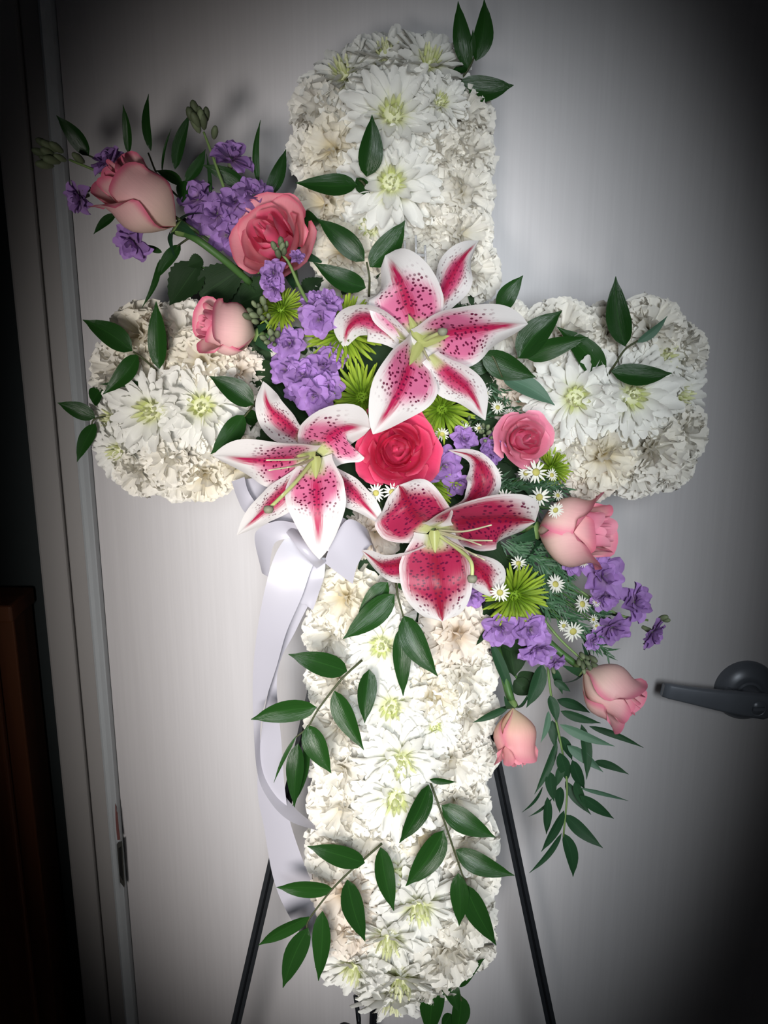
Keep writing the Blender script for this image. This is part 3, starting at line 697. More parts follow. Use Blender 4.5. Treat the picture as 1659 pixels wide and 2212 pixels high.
# dark sprigs fanning out at the upper left
sprig('thin dark leaves fanning up behind the pale pink rosebud', [(470, 520, 5), (400, 440, 15), (345, 385, 18), (320, 330, 18)],
      [(278, 332, 264, 226, 21, dict(curve=.08)), (326, 326, 322, 203, 19, dict(curve=-.12)), (350, 372, 370, 278, 7, dict(curve=-.1)), (378, 366, 411, 244, 27, dict(curve=-.08)), (400, 392, 444, 322, 26, dict(curve=.1)), (395, 398, 336, 368, 24), (400, 390, 395, 440, 28)], 18)
sprig('single dark leaf at the far upper left above the lilac tip', [(300, 420, 5), (240, 360), (192, 336)], [(192, 337, 121, 250, 36, dict(curve=.08))], 16)
sprig('dark pointed leaves behind the salmon rose', [(600, 500, 0), (570, 440), (550, 400)],
      [(558, 398, 566, 260, 15, dict(curve=-.12)), (578, 425, 619, 323, 32, dict(curve=.06)), (534, 408, 436, 358, 34, dict(curve=.1)), (455, 430, 446, 332, 9), (650, 470, 692, 482, 40, dict(h0=20, h1=24)), (640, 460, 655, 500, 30)], 14)
sprig('dark leaves trailing down under the pale pink rosebud', [(430, 500, 5), (385, 530), (350, 560)],
      [(390, 528, 338, 604, 28, dict(curve=.06)), (346, 560, 307, 664, 14, dict(curve=-.14)), (250, 462, 202, 506, 20, dict(curve=.08)), (350, 545, 300, 530, 14)], 10)
# rose foliage
def rose_leaf(label, leaves, stem, h=14, mat='roseleaf', name='rose_foliage', cat='rose leaves'):
    t = thing(name, label, cat, M.Translation(S(stem[0][0], stem[0][1], h)), 'rose foliage')
    tube_part('stem', [S(p[0], p[1], h - 2) for p in stem], .0012, 'stem', t, 5)
    for L in leaves:
        kw = L[5] if len(L) > 5 else {}
        kw = dict(kw); h0 = kw.pop('h0', h); h1 = kw.pop('h1', h + 4)
        put_leaf(t, *L[:5], h0=h0, h1=h1, mat=kw.pop('mat', mat), serr=kw.pop('serr', .05), curve=kw.pop('curve', 0), **kw)
    return t
rose_leaf('serrated dark rose leaves under the salmon rose', [(430, 570, 366, 660, 78), (432, 640, 530, 575, 86, dict(roll=.1)), (520, 655, 610, 615, 84, dict(h0=10, h1=12)), (438, 560, 405, 575, 34), (545, 660, 500, 610, 60, dict(h0=6, h1=8))], [(520, 600), (470, 590), (430, 575)])
rose_leaf('dark leaves in the shade between the lilac flowers and the left lily', [(560, 780, 640, 900, 70), (540, 800, 600, 830, 50), (700, 900, 620, 860, 70), (620, 900, 560, 950, 60), (560, 830, 540, 930, 50), (700, 760, 770, 800, 70), (720, 700, 640, 660, 70), (780, 650, 700, 640, 60), (600, 700, 545, 760, 60), (660, 640, 700, 600, 60)], [(700, 900), (620, 820), (560, 790)], 8)
rose_leaf('dark leaves in the shade around the central hot pink rose', [(760, 900, 790, 1000, 80), (950, 960, 1040, 900, 80), (1020, 800, 1070, 900, 70), (960, 1030, 1060, 1060, 80), (800, 1050, 860, 1120, 70), (940, 860, 1010, 850, 80), (1060, 1000, 1110, 1090, 70), (1080, 930, 1120, 1010, 70), (830, 960, 900, 1050, 90), (1000, 1160, 1100, 1240, 90), (1090, 1060, 1180, 1100, 70), (780, 900, 850, 860, 80)], [(860, 960), (960, 960), (1050, 990)], 6)
rose_leaf('dark round leaves above the two lower rosebuds', [(1100, 1385, 1112, 1462, 66, dict(serr=0)), (1120, 1480, 1165, 1455, 46, dict(serr=0)), (1050, 1300, 1110, 1390, 60, dict(serr=0)), (1160, 1290, 1120, 1220, 60, dict(serr=0)), (1110, 1470, 1150, 1500, 40, dict(serr=0)), (1150, 1280, 1210, 1340, 50, dict(serr=0)), (1080, 1340, 1140, 1420, 60, dict(serr=0)), (1062, 1300, 1110, 1190, 50, dict(serr=0))], [(1060, 1330), (1090, 1420), (1120, 1470)], 4)
rose_leaf('long pale green leaves hanging beside the lowest rosebud', [(1062, 1390, 1112, 1512, 24, dict(serr=0, mat='cascade')), (1172, 1435, 1138, 1528, 34, dict(serr=0, mat='cascade', curve=-.06)), (1100, 1525, 1022, 1562, 20, dict(serr=0, mat='cascade')), (1050, 1360, 1030, 1395, 14, dict(serr=0))], [(1055, 1350), (1075, 1430), (1100, 1525)], 24)
# ------------------------------------------------------------------ lilies
def lily(label, centre, tepals, h, pm, smt, stamens, pistil, nect):
    t = thing('lily', label, 'lily', M.Translation(S(centre[0], centre[1], h - 40)), 'stargazer lilies')
    c0 = S(centre[0], centre[1], h)
    tube_part('stem', [S(centre[0], centre[1], h - 42), S(centre[0], centre[1], h - 12)], .0028, 'stempale', t, 8)
    for kind, pts, hw, kw in tepals:
        P = [S(x, y, z + (9 if i == 0 else 0)) for i, (x, y, z) in enumerate(pts)]; C = smooth_pts(P, 8); n = len(C) - 1; k = K(pts[0][0], pts[0][1], h)
        cup = kw.get('cup', .22); rec = kw.get('rec', .25); wav = kw.get('wav', .06); ph = rg.uniform(0, 6); tipw = kw.get('tip', 1.35); pk = kw.get('pk', .78); bw = kw.get('bw', .58 if kind == 'p' else .46)
        ref = kw.get('face', N); ref = N if ref is None else (N + X * ref[0] + U * ref[1]).normalized()
        org = C[0]
        def at(t_):
            f = min(n - 1e-6, max(0, t_ * n)); i = int(f); return C[i].lerp(C[i + 1], f - i)
        def fn(s, t_):
            p = at(t_); tg = (at(min(1, t_ + .03)) - at(max(0, t_ - .03))).normalized()
            sd = tg.cross(ref).normalized(); nn = sd.cross(tg)
            pk_, ex = 1.7 + .75 * (tipw - 1), max(.42, .95 - .28 * (tipw - 1))
            m0 = kw.get('m0', .42)
            w = hw * k * 1.04 * max(.015, (bw + (1 - bw) * sstep(0, m0, t_)) if t_ < m0 else max(0, 1 - ((t_ - m0) / (1 - m0)) ** pk_) ** ex)
            z = w * (cup * s * s * (1 - sstep(.35, .9, t_)) - rec * s * s * sstep(.3, .9, t_) - .10 * math.exp(-(s * 5) ** 2) + wav * math.sin(7 * t_ + ph + s) * s * s)
            return p + sd * (s * w) + nn * z - org
        part('petal' if kind == 'p' else 'sepal', grid('tepal', fn, 12, 24, MAT[pm if kind == 'p' else smt]), t, world=M.Translation(org))
    for pts in stamens:
        tube_part('filament', [S(*p) for p in pts], [.0012, .0006], 'filament', t, 6)
    ps = tube_part('pistil', [S(*p) for p in pistil], [.0019, .0015], 'pistil', t, 7)
    e = S(*pistil[-1]); b = MB(); b.lathe([(0, -.0035), (.0030, -.0028), (.0042, 0), (.0036, .0022), (0, .0030)], 9); part('stigma', b.mesh('stigma', MAT['stigma']), ps, world=M.Translation(e))
    for x, y, z in nect:
        a = c0; bpt = S(x, y, z); d = bpt - a; L = d.length
        def fn(s, t_):
            sd = d.cross(N).normalized(); return d * t_ + sd * (s * .0055 * (1 - t_) ** .7 * (1 if t_ > .02 else .6)) + N * (.004 * (1 - abs(s)) * (1 - t_))
        part('nectary', grid('nectary', fn, 4, 6, MAT['nectary']), t, world=M.Translation(a))
    return t
E_ = {}
lily('topmost spotted pink and white lily, facing straight out', (908, 740), [
  ('s', [(925, 690, 58), (968, 615, 60), (1000, 560, 56), (1034, 520, 48)], 48, dict(tip=1.0)),
  ('s', [(890, 752, 56), (835, 708, 64), (785, 690, 62), (752, 712, 52), (744, 752, 40)], 50, dict(tip=1.2, rec=.1)),
  ('s', [(930, 768, 56), (970, 810, 60), (1015, 850, 58), (1048, 908, 48)], 50, dict(tip=1.0)),
  ('p', [(906, 735, 52), (885, 670, 72), (862, 610, 80), (832, 552, 70)], 77, dict(tip=2.2, rec=.15)),
  ('p', [(908, 738, 52), (975, 722, 72), (1050, 712, 80), (1140, 700, 74)], 80, dict(tip=1.5, rec=.15)),
  ('p', [(904, 745, 52), (885, 800, 74), (858, 860, 82), (806, 938, 74)], 76, dict(tip=1.4, rec=.12))],
  64, 'l1p', 'l1s',
  [[(908, 738, 56), (925, 700, 78), (930, 690, 84)], [(906, 742, 56), (870, 735, 78), (858, 728, 84)], [(910, 745, 56), (925, 775, 78), (930, 778, 82)]],
  [(908, 740, 56), (930, 728, 80), (956, 716, 96)], [(882, 678, 76), (972, 725, 78), (884, 790, 78)])
lily('left spotted pink and white lily with stamens leaning down left', (682, 985), [
  ('s', [(670, 962, 56), (625, 925, 62), (580, 880, 62), (568, 824, 52)], 48, dict(tip=1.1, rec=.1)),
  ('s', [(660, 1012, 54), (612, 1065, 58), (565, 1110, 58), (512, 1156, 52)], 44, dict(tip=1.0)),
  ('s', [(705, 1010, 54), (748, 1050, 58), (785, 1090, 58), (832, 1138, 52)], 43, dict(tip=1.0)),
  ('p', [(684, 980, 50), (712, 950, 68), (745, 930, 74), (800, 925, 66)], 84, dict(tip=1.8, rec=.1)),
  ('p', [(678, 985, 50), (620, 995, 72), (550, 998, 80), (460, 985, 74)], 78, dict(tip=1.4)),
  ('p', [(682, 990, 50), (682, 1050, 74), (685, 1110, 82), (690, 1208, 74)], 64, dict(tip=1.5))],
  64, 'l2p', 'l2s',
  [[(682, 982, 54), (640, 992, 90), (575, 994, 112)], [(680, 985, 54), (640, 1005, 90), (580, 1016, 112)], [(680, 988, 54), (640, 1035, 90), (608, 1070, 108)], [(684, 985, 54), (660, 1000, 90), (620, 1010, 120)]],
  [(684, 985, 54), (640, 1040, 92), (580, 1100, 118)], [(640, 985, 72), (682, 1035, 72)])
lily('lowest, deep crimson spotted lily with white margins', (938, 1145), [
  ('s', [(960, 1110, 56), (1015, 1085, 62), (1044, 1040, 64), (1024, 990, 58), (968, 972, 50)], 38, dict(tip=1.0, rec=.0)),
  ('s', [(925, 1185, 56), (880, 1215, 64), (830, 1225, 64), (782, 1190, 54)], 52, dict(tip=1.6, rec=.1)),
  ('s', [(965, 1185, 54), (1010, 1215, 56), (1045, 1245, 54), (1068, 1292, 46)], 54, dict(tip=1.8)),
  ('p', [(936, 1145, 50), (905, 1125, 72), (880, 1095, 80), (862, 1048, 72)], 86, dict(tip=2.6, rec=.1)),
  ('p', [(940, 1145, 50), (1000, 1132, 72), (1080, 1128, 82), (1156, 1128, 72)], 88, dict(tip=2.8, rec=.15, pk=.9)),
  ('p', [(938, 1155, 50), (940, 1210, 74), (945, 1270, 82), (955, 1342, 72)], 74, dict(tip=2.8, rec=.15, pk=.88))],
  64, 'l3p', 'l3s',
  [[(940, 1145, 54), (1000, 1148, 92), (1062, 1134, 116)], [(940, 1148, 54), (1000, 1165, 92), (1064, 1168, 116)], [(940, 1150, 54), (1000, 1185, 90), (1048, 1210, 110)], [(942, 1150, 54), (990, 1180, 92), (1030, 1200, 116)], [(940, 1146, 54), (990, 1160, 95), (1040, 1178, 122)]],
  [(940, 1150, 54), (995, 1190, 92), (1018, 1215, 112), (1020, 1250, 118)], [(940, 1195, 70)])
# ------------------------------------------------------------------ roses
def rose(label, px, py, h, a, b_, r, kind, mats, stem=None, height=1.9, n=17, roll=0.0, seed=1, sep=True, flip=0):
    """axis (a, b) tilts the bloom; unit is the bloom's radius; origin at the bloom's middle"""
    rr = random.Random(seed); fr = frame(px, py, h, a, b_, r, roll)
    t = thing('rose', label, 'rose', fr, 'roses')
    Hh = height; z0 = -Hh * .5
    for i in range(n):
        q_ = i / (n - 1); az = i * 2.399 + rr.uniform(-.2, .2)
        if kind == 'bud':
            Rm = .16 + .84 * q_ ** .85; Hi = Hh * (1.02 - .06 * q_) * rr.uniform(.95, 1.03); flare = (.05 + .34 * sstep(.5, 1, q_)) * rr.uniform(.6, 1.2); close = .46 * (1 - q_ * .45); span = 1.25 - .25 * (1 - q_)
            def R(t_, s): return Rm * ((1 - (1 - min(1, t_ * 1.5)) ** 2.4) * (1 - close * sstep(.34, .92, t_)) + flare * max(0, t_ - .76) * 3.2)
            def Z(t_, s): return z0 + Hi * (t_ * (1 - .10 * s * s * t_ - .10 * abs(s) ** 4 * t_)) - flare * .6 * Hh * max(0, t_ - .86) ** 1.2
        else:                                    # open bloom
            Rm = .045 + .955 * q_ ** .85; op = sstep(.25, 1, q_); Hi = Hh * (1.0 - .42 * q_) * rr.uniform(.96, 1.04); span = 1.2 - .1 * q_; flare = (.04 + .32 * op) * rr.uniform(.7, 1.2)
            def R(t_, s): return Rm * (.30 + .70 * (1 - (1 - min(1, t_ * 1.15)) ** (2.2 - .8 * op))) * (1 - .16 * (1 - op) * sstep(.5, 1, t_)) + flare * max(0, t_ - .72) * 1.5
            def Z(t_, s): return z0 + Hi * (t_ * (1 - .10 * abs(s) ** 3 * t_)) - flare * 1.1 * Hh * max(0, t_ - .76) ** 1.25
        pa, pb = rr.uniform(0, 6), rr.uniform(0, 6); skew = .10 * (1 - q_ * .5)
        pt = .05 * q_
        def fn(s, t_):
            wv = span * (.30 + .70 * math.sin(PI * (.08 + .50 * min(1, t_ * 1.05)))) * (1 - .35 * sstep(.72, 1.0, t_) * abs(s))
            ang = az + s * wv; rad = R(t_, s) * (1 + skew * s) + .020 * t_ * t_ * math.sin(s * 4 + pa) * (1 + q_) + .02 * sstep(.7, 1, t_) * math.sin(s * 9 + pb) * q_
            return (rad * math.cos(ang), rad * math.sin(ang), Z(t_, s) + pt * Hh * max(0, t_ - .8) * (1 - min(1, abs(s) * 3)))
        mm = mats[0] if (q_ > mats[2] if len(mats) > 2 else True) else mats[1]
        part('petal', grid('rose_petal', fn, 10, 10, MAT[mm]), t, local=M())
    if kind == 'open':
        b = MB(); b.lathe([(.02, z0), (.16, z0 + .08), (.40, z0 + Hh * .22), (.30, z0 + Hh * .45), (.10, z0 + Hh * .62), (.03, z0 + Hh * .82), (0, z0 + Hh * .84)], 12); part('heart', b.mesh('heart', MAT[mats[1]]), t, local=M())
    if sep:
        b = MB(); b.lathe([(0, z0 - .34), (.12, z0 - .33), (.19, z0 - .2), (.22, z0 - .08), (.24, z0 + .0), (.10, z0 + .02), (0, z0 + .02)], 10); part('hip', b.mesh('hip', MAT['stempale']), t, local=M())
        for i in range(5):
            az = i * 2 * PI / 5
            def fn(s, t_):
                w = .17 * (1 - t_) ** .7 + .01
                rad = .26 + t_ * .55; return V((rad * math.cos(az) - s * w * math.sin(az), rad * math.sin(az) + s * w * math.cos(az), z0 + .02 - t_ * .10 - t_ * t_ * .35))
            part('sepal', grid('rose_sepal', fn, 2, 5, MAT['cascade']), t, local=M())
    if stem:
        P = [fr @ V((0, 0, z0 - .3))] + [S(*p) for p in stem]; tube_part('stem', P, .0032, 'stem', t, 8)
    return t
rose('pale pink rosebud pointing up left, outermost on the left spray', 305, 428, 46, -1.5, 1.2, 80, 'bud', ('rpale', 'rpale', .5), [(430, 520, 36), (490, 566, 28), (540, 610, 10)], 2.3, 13, .4, 11)
rose('salmon pink rose, half open, right of the pale rosebud', 588, 516, 46, -.35, .28, 94, 'open', ('rsalmon', 'rsalmonin', .55), [(640, 620, 10)], 1.5, 17, 1.0, 12)
rose('pink rose lying on its side with ruffled heart facing left', 492, 712, 44, -1.7, .28, 66, 'bud', ('rpale', 'rpinkin', .60), [(600, 730, 24), (660, 760, 8)], 1.95, 15, .3, 13)
rose('hot pink open rose at the centre between the three lilies', 857, 972, 54, .0, .12, 90, 'open', ('rhot', 'rhot', .5), [(857, 1000, 10)], 1.35, 20, .2, 14)
rose('small pink open rose on the right of the centre', 1134, 948, 44, .20, .1, 62, 'open', ('rblushin', 'rpinkin', .55), [(1130, 980, 8)], 1.7, 15, .5, 15)
rose('large light pink rose lying sideways under the right arm', 1240, 1146, 46, 1.5, .16, 86, 'bud', ('rblush', 'rblushin', .62), [(1110, 1140, 24), (1040, 1120, 6)], 1.95, 15, 2.2, 16)
rose('light pink rosebud pointing down right, nearest the door handle', 1318, 1490, 44, 1.35, -.85, 70, 'bud', ('rblush', 'rblush', .5), [(1200, 1400, 20), (1130, 1330, 4)], 2.0, 10, 1.2, 17)
rose('coral pink rosebud hanging straight down beside the lower post', 1116, 1592, 42, .22, -2.2, 55, 'bud', ('rcoral', 'rcoral', .5), [(1098, 1490, 28), (1075, 1400, 10)], 2.25, 10, .8, 18)
# ------------------------------------------------------------------ lime green mums
def limemum(px, py, r, a, b_, h, label, seed):
    rr = random.Random(seed); t = thing('green_chrysanthemum', label, 'chrysanthemum', frame(px, py, h, a, b_, r), 'lime green chrysanthemums')
    for n, e, ln in ((26, -.02, 1.0), (24, .18, .96), (20, .40, .84)): place_petals(t, LIME, 'petal', n, e, ln, rr, rr.uniform(0, 6), .08, .05)
    for n, e, ln in ((14, .70, .60), (10, 1.0, .46), (6, 1.3, .38)): place_petals(t, LIMI, 'inner_petal', n, e, ln, rr, rr.uniform(0, 6), .08, .06)
    b = MB(); b.lathe([(0, -.5), (.08, -.48), (.10, -.1), (.22, -.02), (.18, .12), (0, .18)], 10); part('center', b.mesh('center', MAT['limein']), t, local=M())
for L in [(608, 668, 52, -.2, .45, 40, 'lime green chrysanthemum peeking out beneath the salmon rose'),
          (742, 718, 82, -.15, .1, 34, 'lime green chrysanthemum left of the top lily\'s curled petal'),
          (782, 858, 76, -.1, .1, 44, 'lime green chrysanthemum nearest the centre, above the left lily'),
          (955, 884, 70, .05, -.1, 36, 'lime green chrysanthemum under the top lily, above the hot pink rose'),
          (928, 1042, 64, .05, -.2, 34, 'lime green chrysanthemum under the hot pink rose'),
          (1192, 1012, 46, .3, .1, 20, 'lime green chrysanthemum half hidden behind the small pink rose'),
          (1112, 1285, 72, .15, -.1, 36, 'lime green chrysanthemum right of the lowest lily')]:
    limemum(*L, seed=int(L[0]))
# ------------------------------------------------------------------ lilac stocks
def bud_mesh():
    b = MB(); b.lathe([(0, -.2), (.20, .0), (.34, .45), (.36, .8), (.24, 1.15), (.08, 1.3), (0, 1.28)], 7); return b.mesh('bud', MAT['bud'])
BUD = bud_mesh()
def stock(label, stem, florets, buds=(), h=30, sr=.0017):
    t = thing('stock_flower', label, 'stock', M.Translation(S(stem[0][0], stem[0][1], stem[0][2])), 'lilac stocks')
    tube_part('stem', [S(*p) for p in stem], [sr, sr * .6], 'stempale', t, 6)
    for (x, y, r, a, b_, *hh) in florets:
        hz = hh[0] if hh else h; rr = random.Random(int(x * 7 + y)); fr = frame(x, y, hz, a, b_, r, rr.uniform(0, 6))
        b = MB(); b.lathe([(0, -.62), (.10, -.58), (.15, -.2), (.13, 0), (.05, .1)], 7)
        fl = part('floret', b.mesh('floret_calyx', MAT['bud']), t, world=fr)
        for n, e, ln in ((7, .05, 1.0), (6, .45, .88), (5, .85, .70), (3, 1.2, .55)):
            place_petals(fl, STK, 'petal', n, e, ln, rr, rr.uniform(0, 6), .22, .02)
    for (x, y, r, a, b_, *hh) in buds:
        hz = hh[0] if hh else h; part('bud', BUD, t, world=frame(x, y, hz, a, b_, r, x))
    return t
def budring(x, y, r, spread, a, b_, h, n=7, seed=0):
    rr = random.Random(seed + int(x)); out = []
    for i in range(n):
        w = i * 2.4; d = spread * math.sqrt(i / n); d *= .72; out.append((x + d * math.cos(w), y + d * math.sin(w), 1.1 * r * rr.uniform(.8, 1.2), a + .4 * math.cos(w), b_ - .4 * math.sin(w), h + rr.uniform(-3, 4)))
    return out
stock('lilac stock stem at the far upper left with dark green tip', [(480, 540, 10), (380, 470, 24), (240, 385, 28), (150, 345, 28)],
      [(236, 352, 44, -.4, .9, 28), (172, 426, 40, -1.0, -.5, 28), (287, 522, 46, -.3, -.8, 26)], budring(118, 338, 22, 36, -1.2, .4, 28, 9) + [(180, 350, 24, -.6, .5, 28), (196, 408, 20, -.5, -.3, 26)])
stock('lilac stock stem standing up above the salmon rose with pale bud tip', [(520, 480, 12), (490, 420, 22), (455, 325, 22), (440, 285, 22)],
      [(500, 342, 50, .4, 1.0, 22), (548, 420, 46, .3, .6, 24), (508, 436, 42, 0, .5, 26)], budring(434, 268, 24, 26, -.2, 1.4, 22, 8) + [(462, 298, 22, .4, 1.0, 22)])
stock('lilac stock florets crowded between the rosebud and the salmon rose', [(560, 590, 4), (500, 500, 14), (450, 450, 18)],
      [(428, 430, 46, -.3, .5, 16), (468, 462, 50, -.1, .2, 22), (490, 508, 46, 0, -.2, 18), (435, 482, 36, -.3, -.1, 16), (520, 528, 30, .1, -.3, 14)])
stock('lilac stock tip hanging in front of the salmon rose', [(690, 700, 30), (650, 625, 62), (625, 570, 74), (608, 548, 78)],
      [(590, 592, 36, -.4, .2, 78), (592, 622, 32, -.3, -.7, 76), (642, 556, 20, .4, .7, 76)], budring(607, 543, 16, 20, 0, .9, 80, 7))
stock('upright lilac stock cluster left of the top lily', [(720, 800, 10), (700, 720, 30), (690, 660, 40)],
      [(690, 690, 46, -.1, -.2, 54), (676, 660, 36, -.3, .5, 50), (708, 655, 36, .3, .6, 50), (626, 742, 40, -.2, .1, 42)])
stock('large lilac stock cluster above the left lily', [(740, 900, 6), (690, 840, 26), (640, 790, 34)],
      [(618, 800, 42, -.4, .2, 40), (655, 812, 42, -.1, .3, 46), (700, 790, 42, .1, .4, 44), (722, 770, 34, .3, .4, 38), (678, 855, 50, 0, -.3, 52), (708, 835, 38, .2, .0, 50), (640, 840, 34, -.3, -.2, 42)])
stock('grey green stock buds beside the side-lying pink rose', [(640, 760, 16), (600, 720, 34), (570, 690, 48)], [(590, 740, 16, -.3, .2, 44)], budring(562, 680, 17, 32, -.3, .5, 52, 11) + budring(588, 735, 16, 20, -.2, .2, 48, 6))
stock('lilac stock right of the hot pink rose', [(940, 1080, 6), (960, 1030, 24), (985, 970, 34)], [(960, 1006, 46, .1, -.1, 40), (1002, 948, 32, .2, .4, 44), (985, 1045, 30, .2, -.3, 34)], [(1040, 935, 14, .1, .4, 40), (1052, 925, 14, .1, .4, 40)])
stock('purple stock florets left of the small pink rose', [(1040, 1040, 4), (1060, 990, 20), (1066, 950, 32)], [(1064, 960, 30, -.2, .1, 34), (1060, 985, 26, -.2, -.2, 36)], budring(1052, 938, 11, 24, 0, .5, 42, 8) + budring(1012, 915, 10, 18, 0, .4, 36, 5))
stock('purple stock floret hidden below the crimson lily', [(1000, 1240, 0), (1020, 1270, 14)], [(1022, 1288, 30, .1, -.3, 24)])
stock('lilac stock florets below the lime flower near the lowest lily', [(1060, 1250, 0), (1100, 1320, 16), (1180, 1430, 24)],
      [(1082, 1358, 46, -.3, -.2, 34), (1145, 1360, 44, .1, .1, 38), (1160, 1402, 44, .2, -.5, 36), (1200, 1430, 24, .3, -.7, 26)], [(1192, 1440, 14, .3, -.9, 26)])
stock('lilac stock spike reaching furthest right above the lower rosebuds', [(1130, 1190, 4), (1230, 1260, 18), (1330, 1325, 28), (1400, 1340, 28)],
      [(1302, 1245, 54, .3, .4, 36), (1305, 1288, 40, .2, -.4, 32), (1240, 1216, 30, -.2, .3, 30), (1372, 1302, 46, .6, .4, 32), (1322, 1355, 46, .1, -.6, 28), (1408, 1365, 40, 1.3, -.6, 28)], [(1424, 1336, 18, .8, .5, 28), (1432, 1340, 14, .9, .3, 28)])
stock('greenish stock bud tip above the rosebud near the door handle', [(1140, 1290, 4), (1200, 1370, 18), (1262, 1430, 30)], [(1280, 1385, 22, .4, .1, 26)], budring(1262, 1425, 15, 26, .3, -.6, 34, 9))
# ------------------------------------------------------------------ little white asters
def ray_mesh(n, seed):
    b = MB(); rr = random.Random(seed)
    for i in range(n):
        az = 2 * PI * (i + rr.uniform(-.2, .2)) / n; ln = rr.uniform(.88, 1.05); e = rr.uniform(-.05, .25)
        m = M.Rotation(az, 4, 'Z') @ M.Translation((0, .22, 0)) @ M.Rotation(e, 4, 'X') @ M.Scale(ln, 4)
        b.addgrid(lambda s, t: (s * .105 * (.55 + .45 * math.sin(PI * t)) * (1 - .5 * t ** 5), t * .78, .02 * s * s), 2, 3, m)
    return b.mesh('ray_petals', MAT['daisy'])
RAYS = [ray_mesh(15, 1), ray_mesh(13, 2), ray_mesh(17, 3)]
b = MB(); b.lathe([(.05, -.5), (.12, -.2), (.30, -.05), (.33, .03), (.26, .12), (.12, .16), (0, .17)], 12); DISC = b.mesh('disc', MAT['disc'])
def asters(label, base, fl, needles, h):
    t = thing('aster_spray', label, 'aster', M.Translation(S(*base)), 'white aster sprays'); rr = random.Random(int(base[0]))
    for i, (x, y, r, a, b_, hz) in enumerate(fl):
        fr = frame(x, y, hz, a, b_, r, rr.uniform(0, 6)); d = part('blossom', DISC, t, world=fr); part('ray_petals', RAYS[i % 3], d, local=M())
        p1 = S(*base); p2 = fr @ V((0, 0, -.3)); mid = p1.lerp(p2, .55) - N * .006
        tube_part('stem', [p1, mid, p2], .0007, 'stem', t, 4)
    q_ = MB()
    for (x0, y0, x1, y1, n, ln) in needles:
        for i in range(n):
            u = rr.random(); x = x0 + (x1 - x0) * u + rr.uniform(-10, 10); y = y0 + (y1 - y0) * u + rr.uniform(-10, 10); w = math.atan2(y1 - y0, x1 - x0) + rr.uniform(-.8, .8); l = ln * rr.uniform(.6, 1.2); hz = h + rr.uniform(-8, 8)
            p = S(x, y, hz); e = S(x + l * math.cos(w), y + l * math.sin(w), hz + rr.uniform(-4, 12)); d = e - p; sd = d.cross(N).normalized() * .0009; up = N * .0004
            q_.add([p - sd * .4, p + sd * .4, p.lerp(e, .5) + sd + up, e, p.lerp(e, .5) - sd + up], [(0, 1, 2, 4), (4, 2, 3)])
    if q_.v:
        c = S(*base)
        for v in q_.v: v -= c
        tag(part('needle_foliage', q_.mesh('needle_foliage', MAT['needle'], False), t, world=M.Translation(c)), kind='stuff')
    return t
asters('pair of tiny white asters left of the crimson lily', (830, 1110, 10), [(812, 1065, 21, -.1, .1, 60), (847, 1063, 21, .1, .1, 62)], [(800, 1120, 860, 1080, 20, 26)], 20)
asters('spray of small white asters above the large side-lying rose', (1060, 1080, 6),
       [(1090, 1078, 23, 0, 0, 88), (1158, 1020, 26, .1, .2, 56), (1136, 1022, 18, -.5, .2, 48), (1192, 1026, 15, .3, .2, 46), (1165, 1074, 24, .1, 0, 62), (1200, 1102, 19, .2, -.2, 92), (1068, 1026, 20, -.4, .2, 44), (1205, 1070, 14, .4, .3, 44)],
       [(1050, 1060, 1180, 1050, 70, 34), (1060, 1040, 1210, 1060, 60, 30), (1080, 1090, 1200, 1085, 50, 30)], 24)
asters('few tiny white asters by the small pink rose', (1040, 900, 6), [(1075, 880, 16, .1, .3, 26), (1050, 850, 15, 0, .3, 26), (1005, 930, 17, -.1, .2, 40), (955, 938, 18, -.1, -.5, 40), (1035, 925, 12, 0, .2, 40), (1100, 895, 14, .2, .3, 22)], [(1000, 910, 1090, 880, 40, 24), (1050, 830, 1110, 880, 30, 24)], 14)
asters('spray of small white asters above the lower rosebuds', (1080, 1200, 4),
       [(1080, 1280, 22, -.1, 0, 58), (1120, 1217, 18, .1, .6, 36), (1200, 1262, 22, .3, .5, 36), (1258, 1305, 22, .5, .4, 34), (1262, 1216, 13, .3, -.5, 50), (1288, 1300, 13, .6, .2, 36), (1238, 1364, 24, .1, -.1, 36), (1282, 1338, 12, .4, .2, 34), (1288, 1352, 11, .3, -.3, 32), (1218, 1352, 14, -.3, .3, 30)],
       [(1085, 1170, 1220, 1240, 120, 42), (1110, 1200, 1300, 1330, 150, 42), (1130, 1230, 1290, 1390, 140, 40), (1160, 1290, 1310, 1410, 80, 34), (1180, 1180, 1230, 1260, 50, 36), (1100, 1160, 1180, 1190, 50, 36)], 16)
# ------------------------------------------------------------------ satin bow
bow = thing('satin_bow', 'white satin ribbon bow with two long tails under the left lily', 'ribbon', M.Translation(S(680, 1180, 40)))
def ribbon(name, L, R, k=6, bulge=0.0):
    A = smooth_pts([S(*p) for p in L], k); B = smooth_pts([S(*p) for p in R], k); n = len(A) - 1; org = A[0].copy()
    def fn(s, t):
        i = int(round(t * n)); u = (s + 1) / 2; return A[i].lerp(B[i], u) + N * (bulge * .35 * math.sin(PI * u)) - org
    m = grid(name, fn, 4, n, MAT['satin']); o = part(name, m, bow, world=M.Translation(org))
    return o
ribbon('long_tail', [(625, 1150, 40), (596, 1195, 44), (576, 1257, 46), (558, 1347, 40), (547, 1445, 26), (547, 1548, 10), (556, 1670, 2), (583, 1731, 6), (625, 1773, 14), (684, 1794, 20)],
       [(700, 1180, 36), (673, 1228, 46), (652, 1289, 46), (619, 1365, 40), (598, 1438, 26), (566, 1545, 8), (566, 1625, -12), (601, 1698, -12), (642, 1750, 0), (690, 1788, 12)], 6, .002)
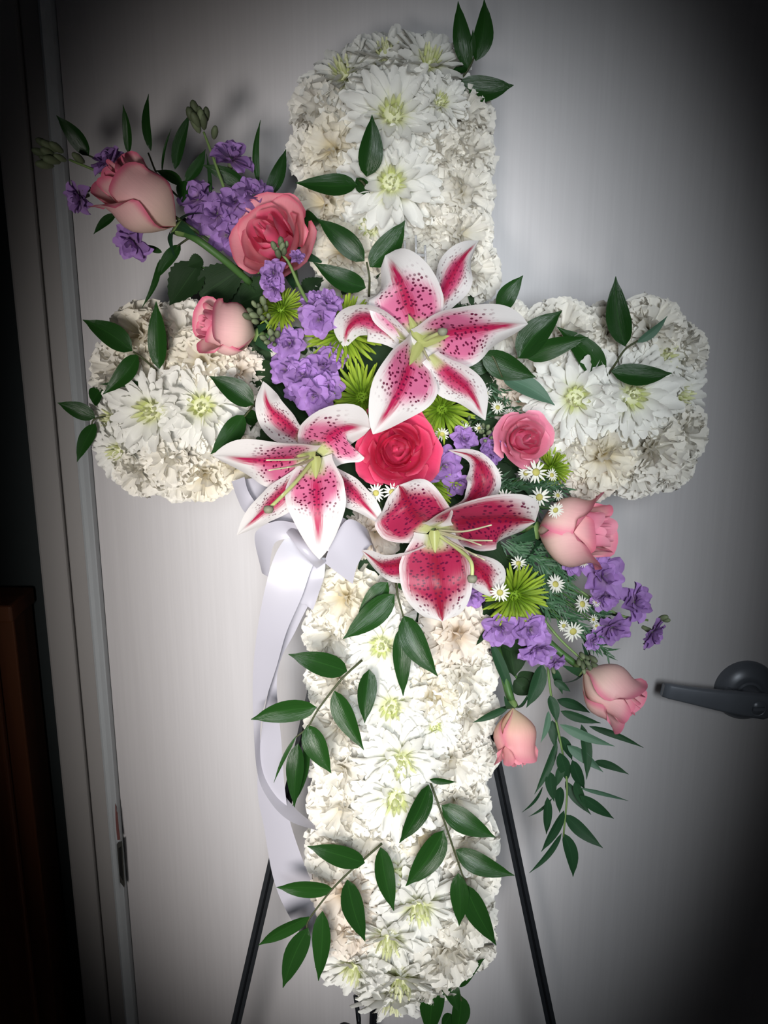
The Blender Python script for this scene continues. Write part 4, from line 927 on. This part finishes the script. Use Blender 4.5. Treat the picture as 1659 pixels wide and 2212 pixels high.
ribbon('long_tail', [(640, 1260, 20), (612, 1350, 16), (590, 1450, 4), (568, 1555, -6), (556, 1698, -8), (571, 1791, -8), (592, 1903, -8), (626, 1981, -8), (682, 2062, -10)],
       [(680, 1280, 20), (640, 1360, 16), (599, 1455, 6), (608, 1604, 0), (616, 1709, 0), (629, 1784, 0), (667, 1890, 0), (700, 1950, -2), (735, 2030, -8)], 6, .002)
ribbon('bow_loop', [(640, 1130, 40), (600, 1125, 42), (562, 1140, 40), (550, 1165, 34), (566, 1238, 26)], [(665, 1185, 40), (640, 1165, 46), (612, 1165, 46), (590, 1180, 44), (580, 1246, 34)], 6, .003)
ribbon('bow_loop', [(700, 1215, 46), (720, 1165, 56), (752, 1122, 54), (790, 1140, 40), (800, 1160, 24)], [(762, 1262, 40), (772, 1222, 46), (800, 1178, 44), (812, 1190, 30), (808, 1200, 18)], 6, .004)
ribbon('bow_loop', [(618, 1150, 50), (640, 1180, 62), (664, 1208, 62), (684, 1228, 52)], [(632, 1138, 40), (662, 1172, 60), (690, 1205, 60), (706, 1212, 46)], 6, .006)
ribbon('short_tail', [(660, 1200, 36), (655, 1250, 38), (648, 1298, 34), (660, 1306, 34)], [(704, 1205, 36), (700, 1245, 40), (690, 1278, 36), (676, 1318, 34)], 6, .002)
ribbon('bow_loop', [(500, 1040, 18), (512, 1075, 22), (528, 1106, 24), (560, 1130, 30)], [(528, 1030, 22), (536, 1060, 28), (556, 1090, 30), (590, 1120, 36)], 6, .005)
ribbon('bow_loop', [(525, 1035, 14), (545, 1080, 20), (575, 1125, 26), (620, 1150, 34)], [(570, 1030, 14), (600, 1075, 22), (640, 1110, 30), (670, 1140, 36)], 6, .003)
ribbon('bow_loop', [(640, 1110, 30), (700, 1110, 36), (745, 1120, 34), (770, 1150, 24)], [(650, 1180, 36), (705, 1190, 40), (740, 1195, 36), (770, 1200, 26)], 6, .004)
# ------------------------------------------------------------------ clear card pick
pk = thing('card_pick', 'clear plastic card pick standing behind the top lily', 'card pick', M.Translation(S(900, 600, 20)))
for x0, x1, y0 in ((874, 880, 520), (898, 900, 508), (918, 916, 530)):
    b = MB(); b.tube([S(x0 + 2, 600, 24) - S(900, 600, 20), S(x0, y0, 40) - S(900, 600, 20)], .0011, 6); part('prong', b.mesh('prong', MAT['clear']), pk, world=M.Translation(S(900, 600, 20)))
b = MB()
for y in (548, 572): b.tube([S(874, y, 36) - S(900, 600, 20), S(918, y + 4, 36) - S(900, 600, 20)], .0014, 6)
part('crossbar', b.mesh('crossbar', MAT['clear']), pk, world=M.Translation(S(900, 600, 20)))
b = MB(); b.tube([S(898, 596, 26) - S(900, 600, 20), S(899, 660, -10) - S(900, 600, 20)], .0016, 6); part('stake', b.mesh('stake', MAT['clear']), pk, world=M.Translation(S(900, 600, 20)))
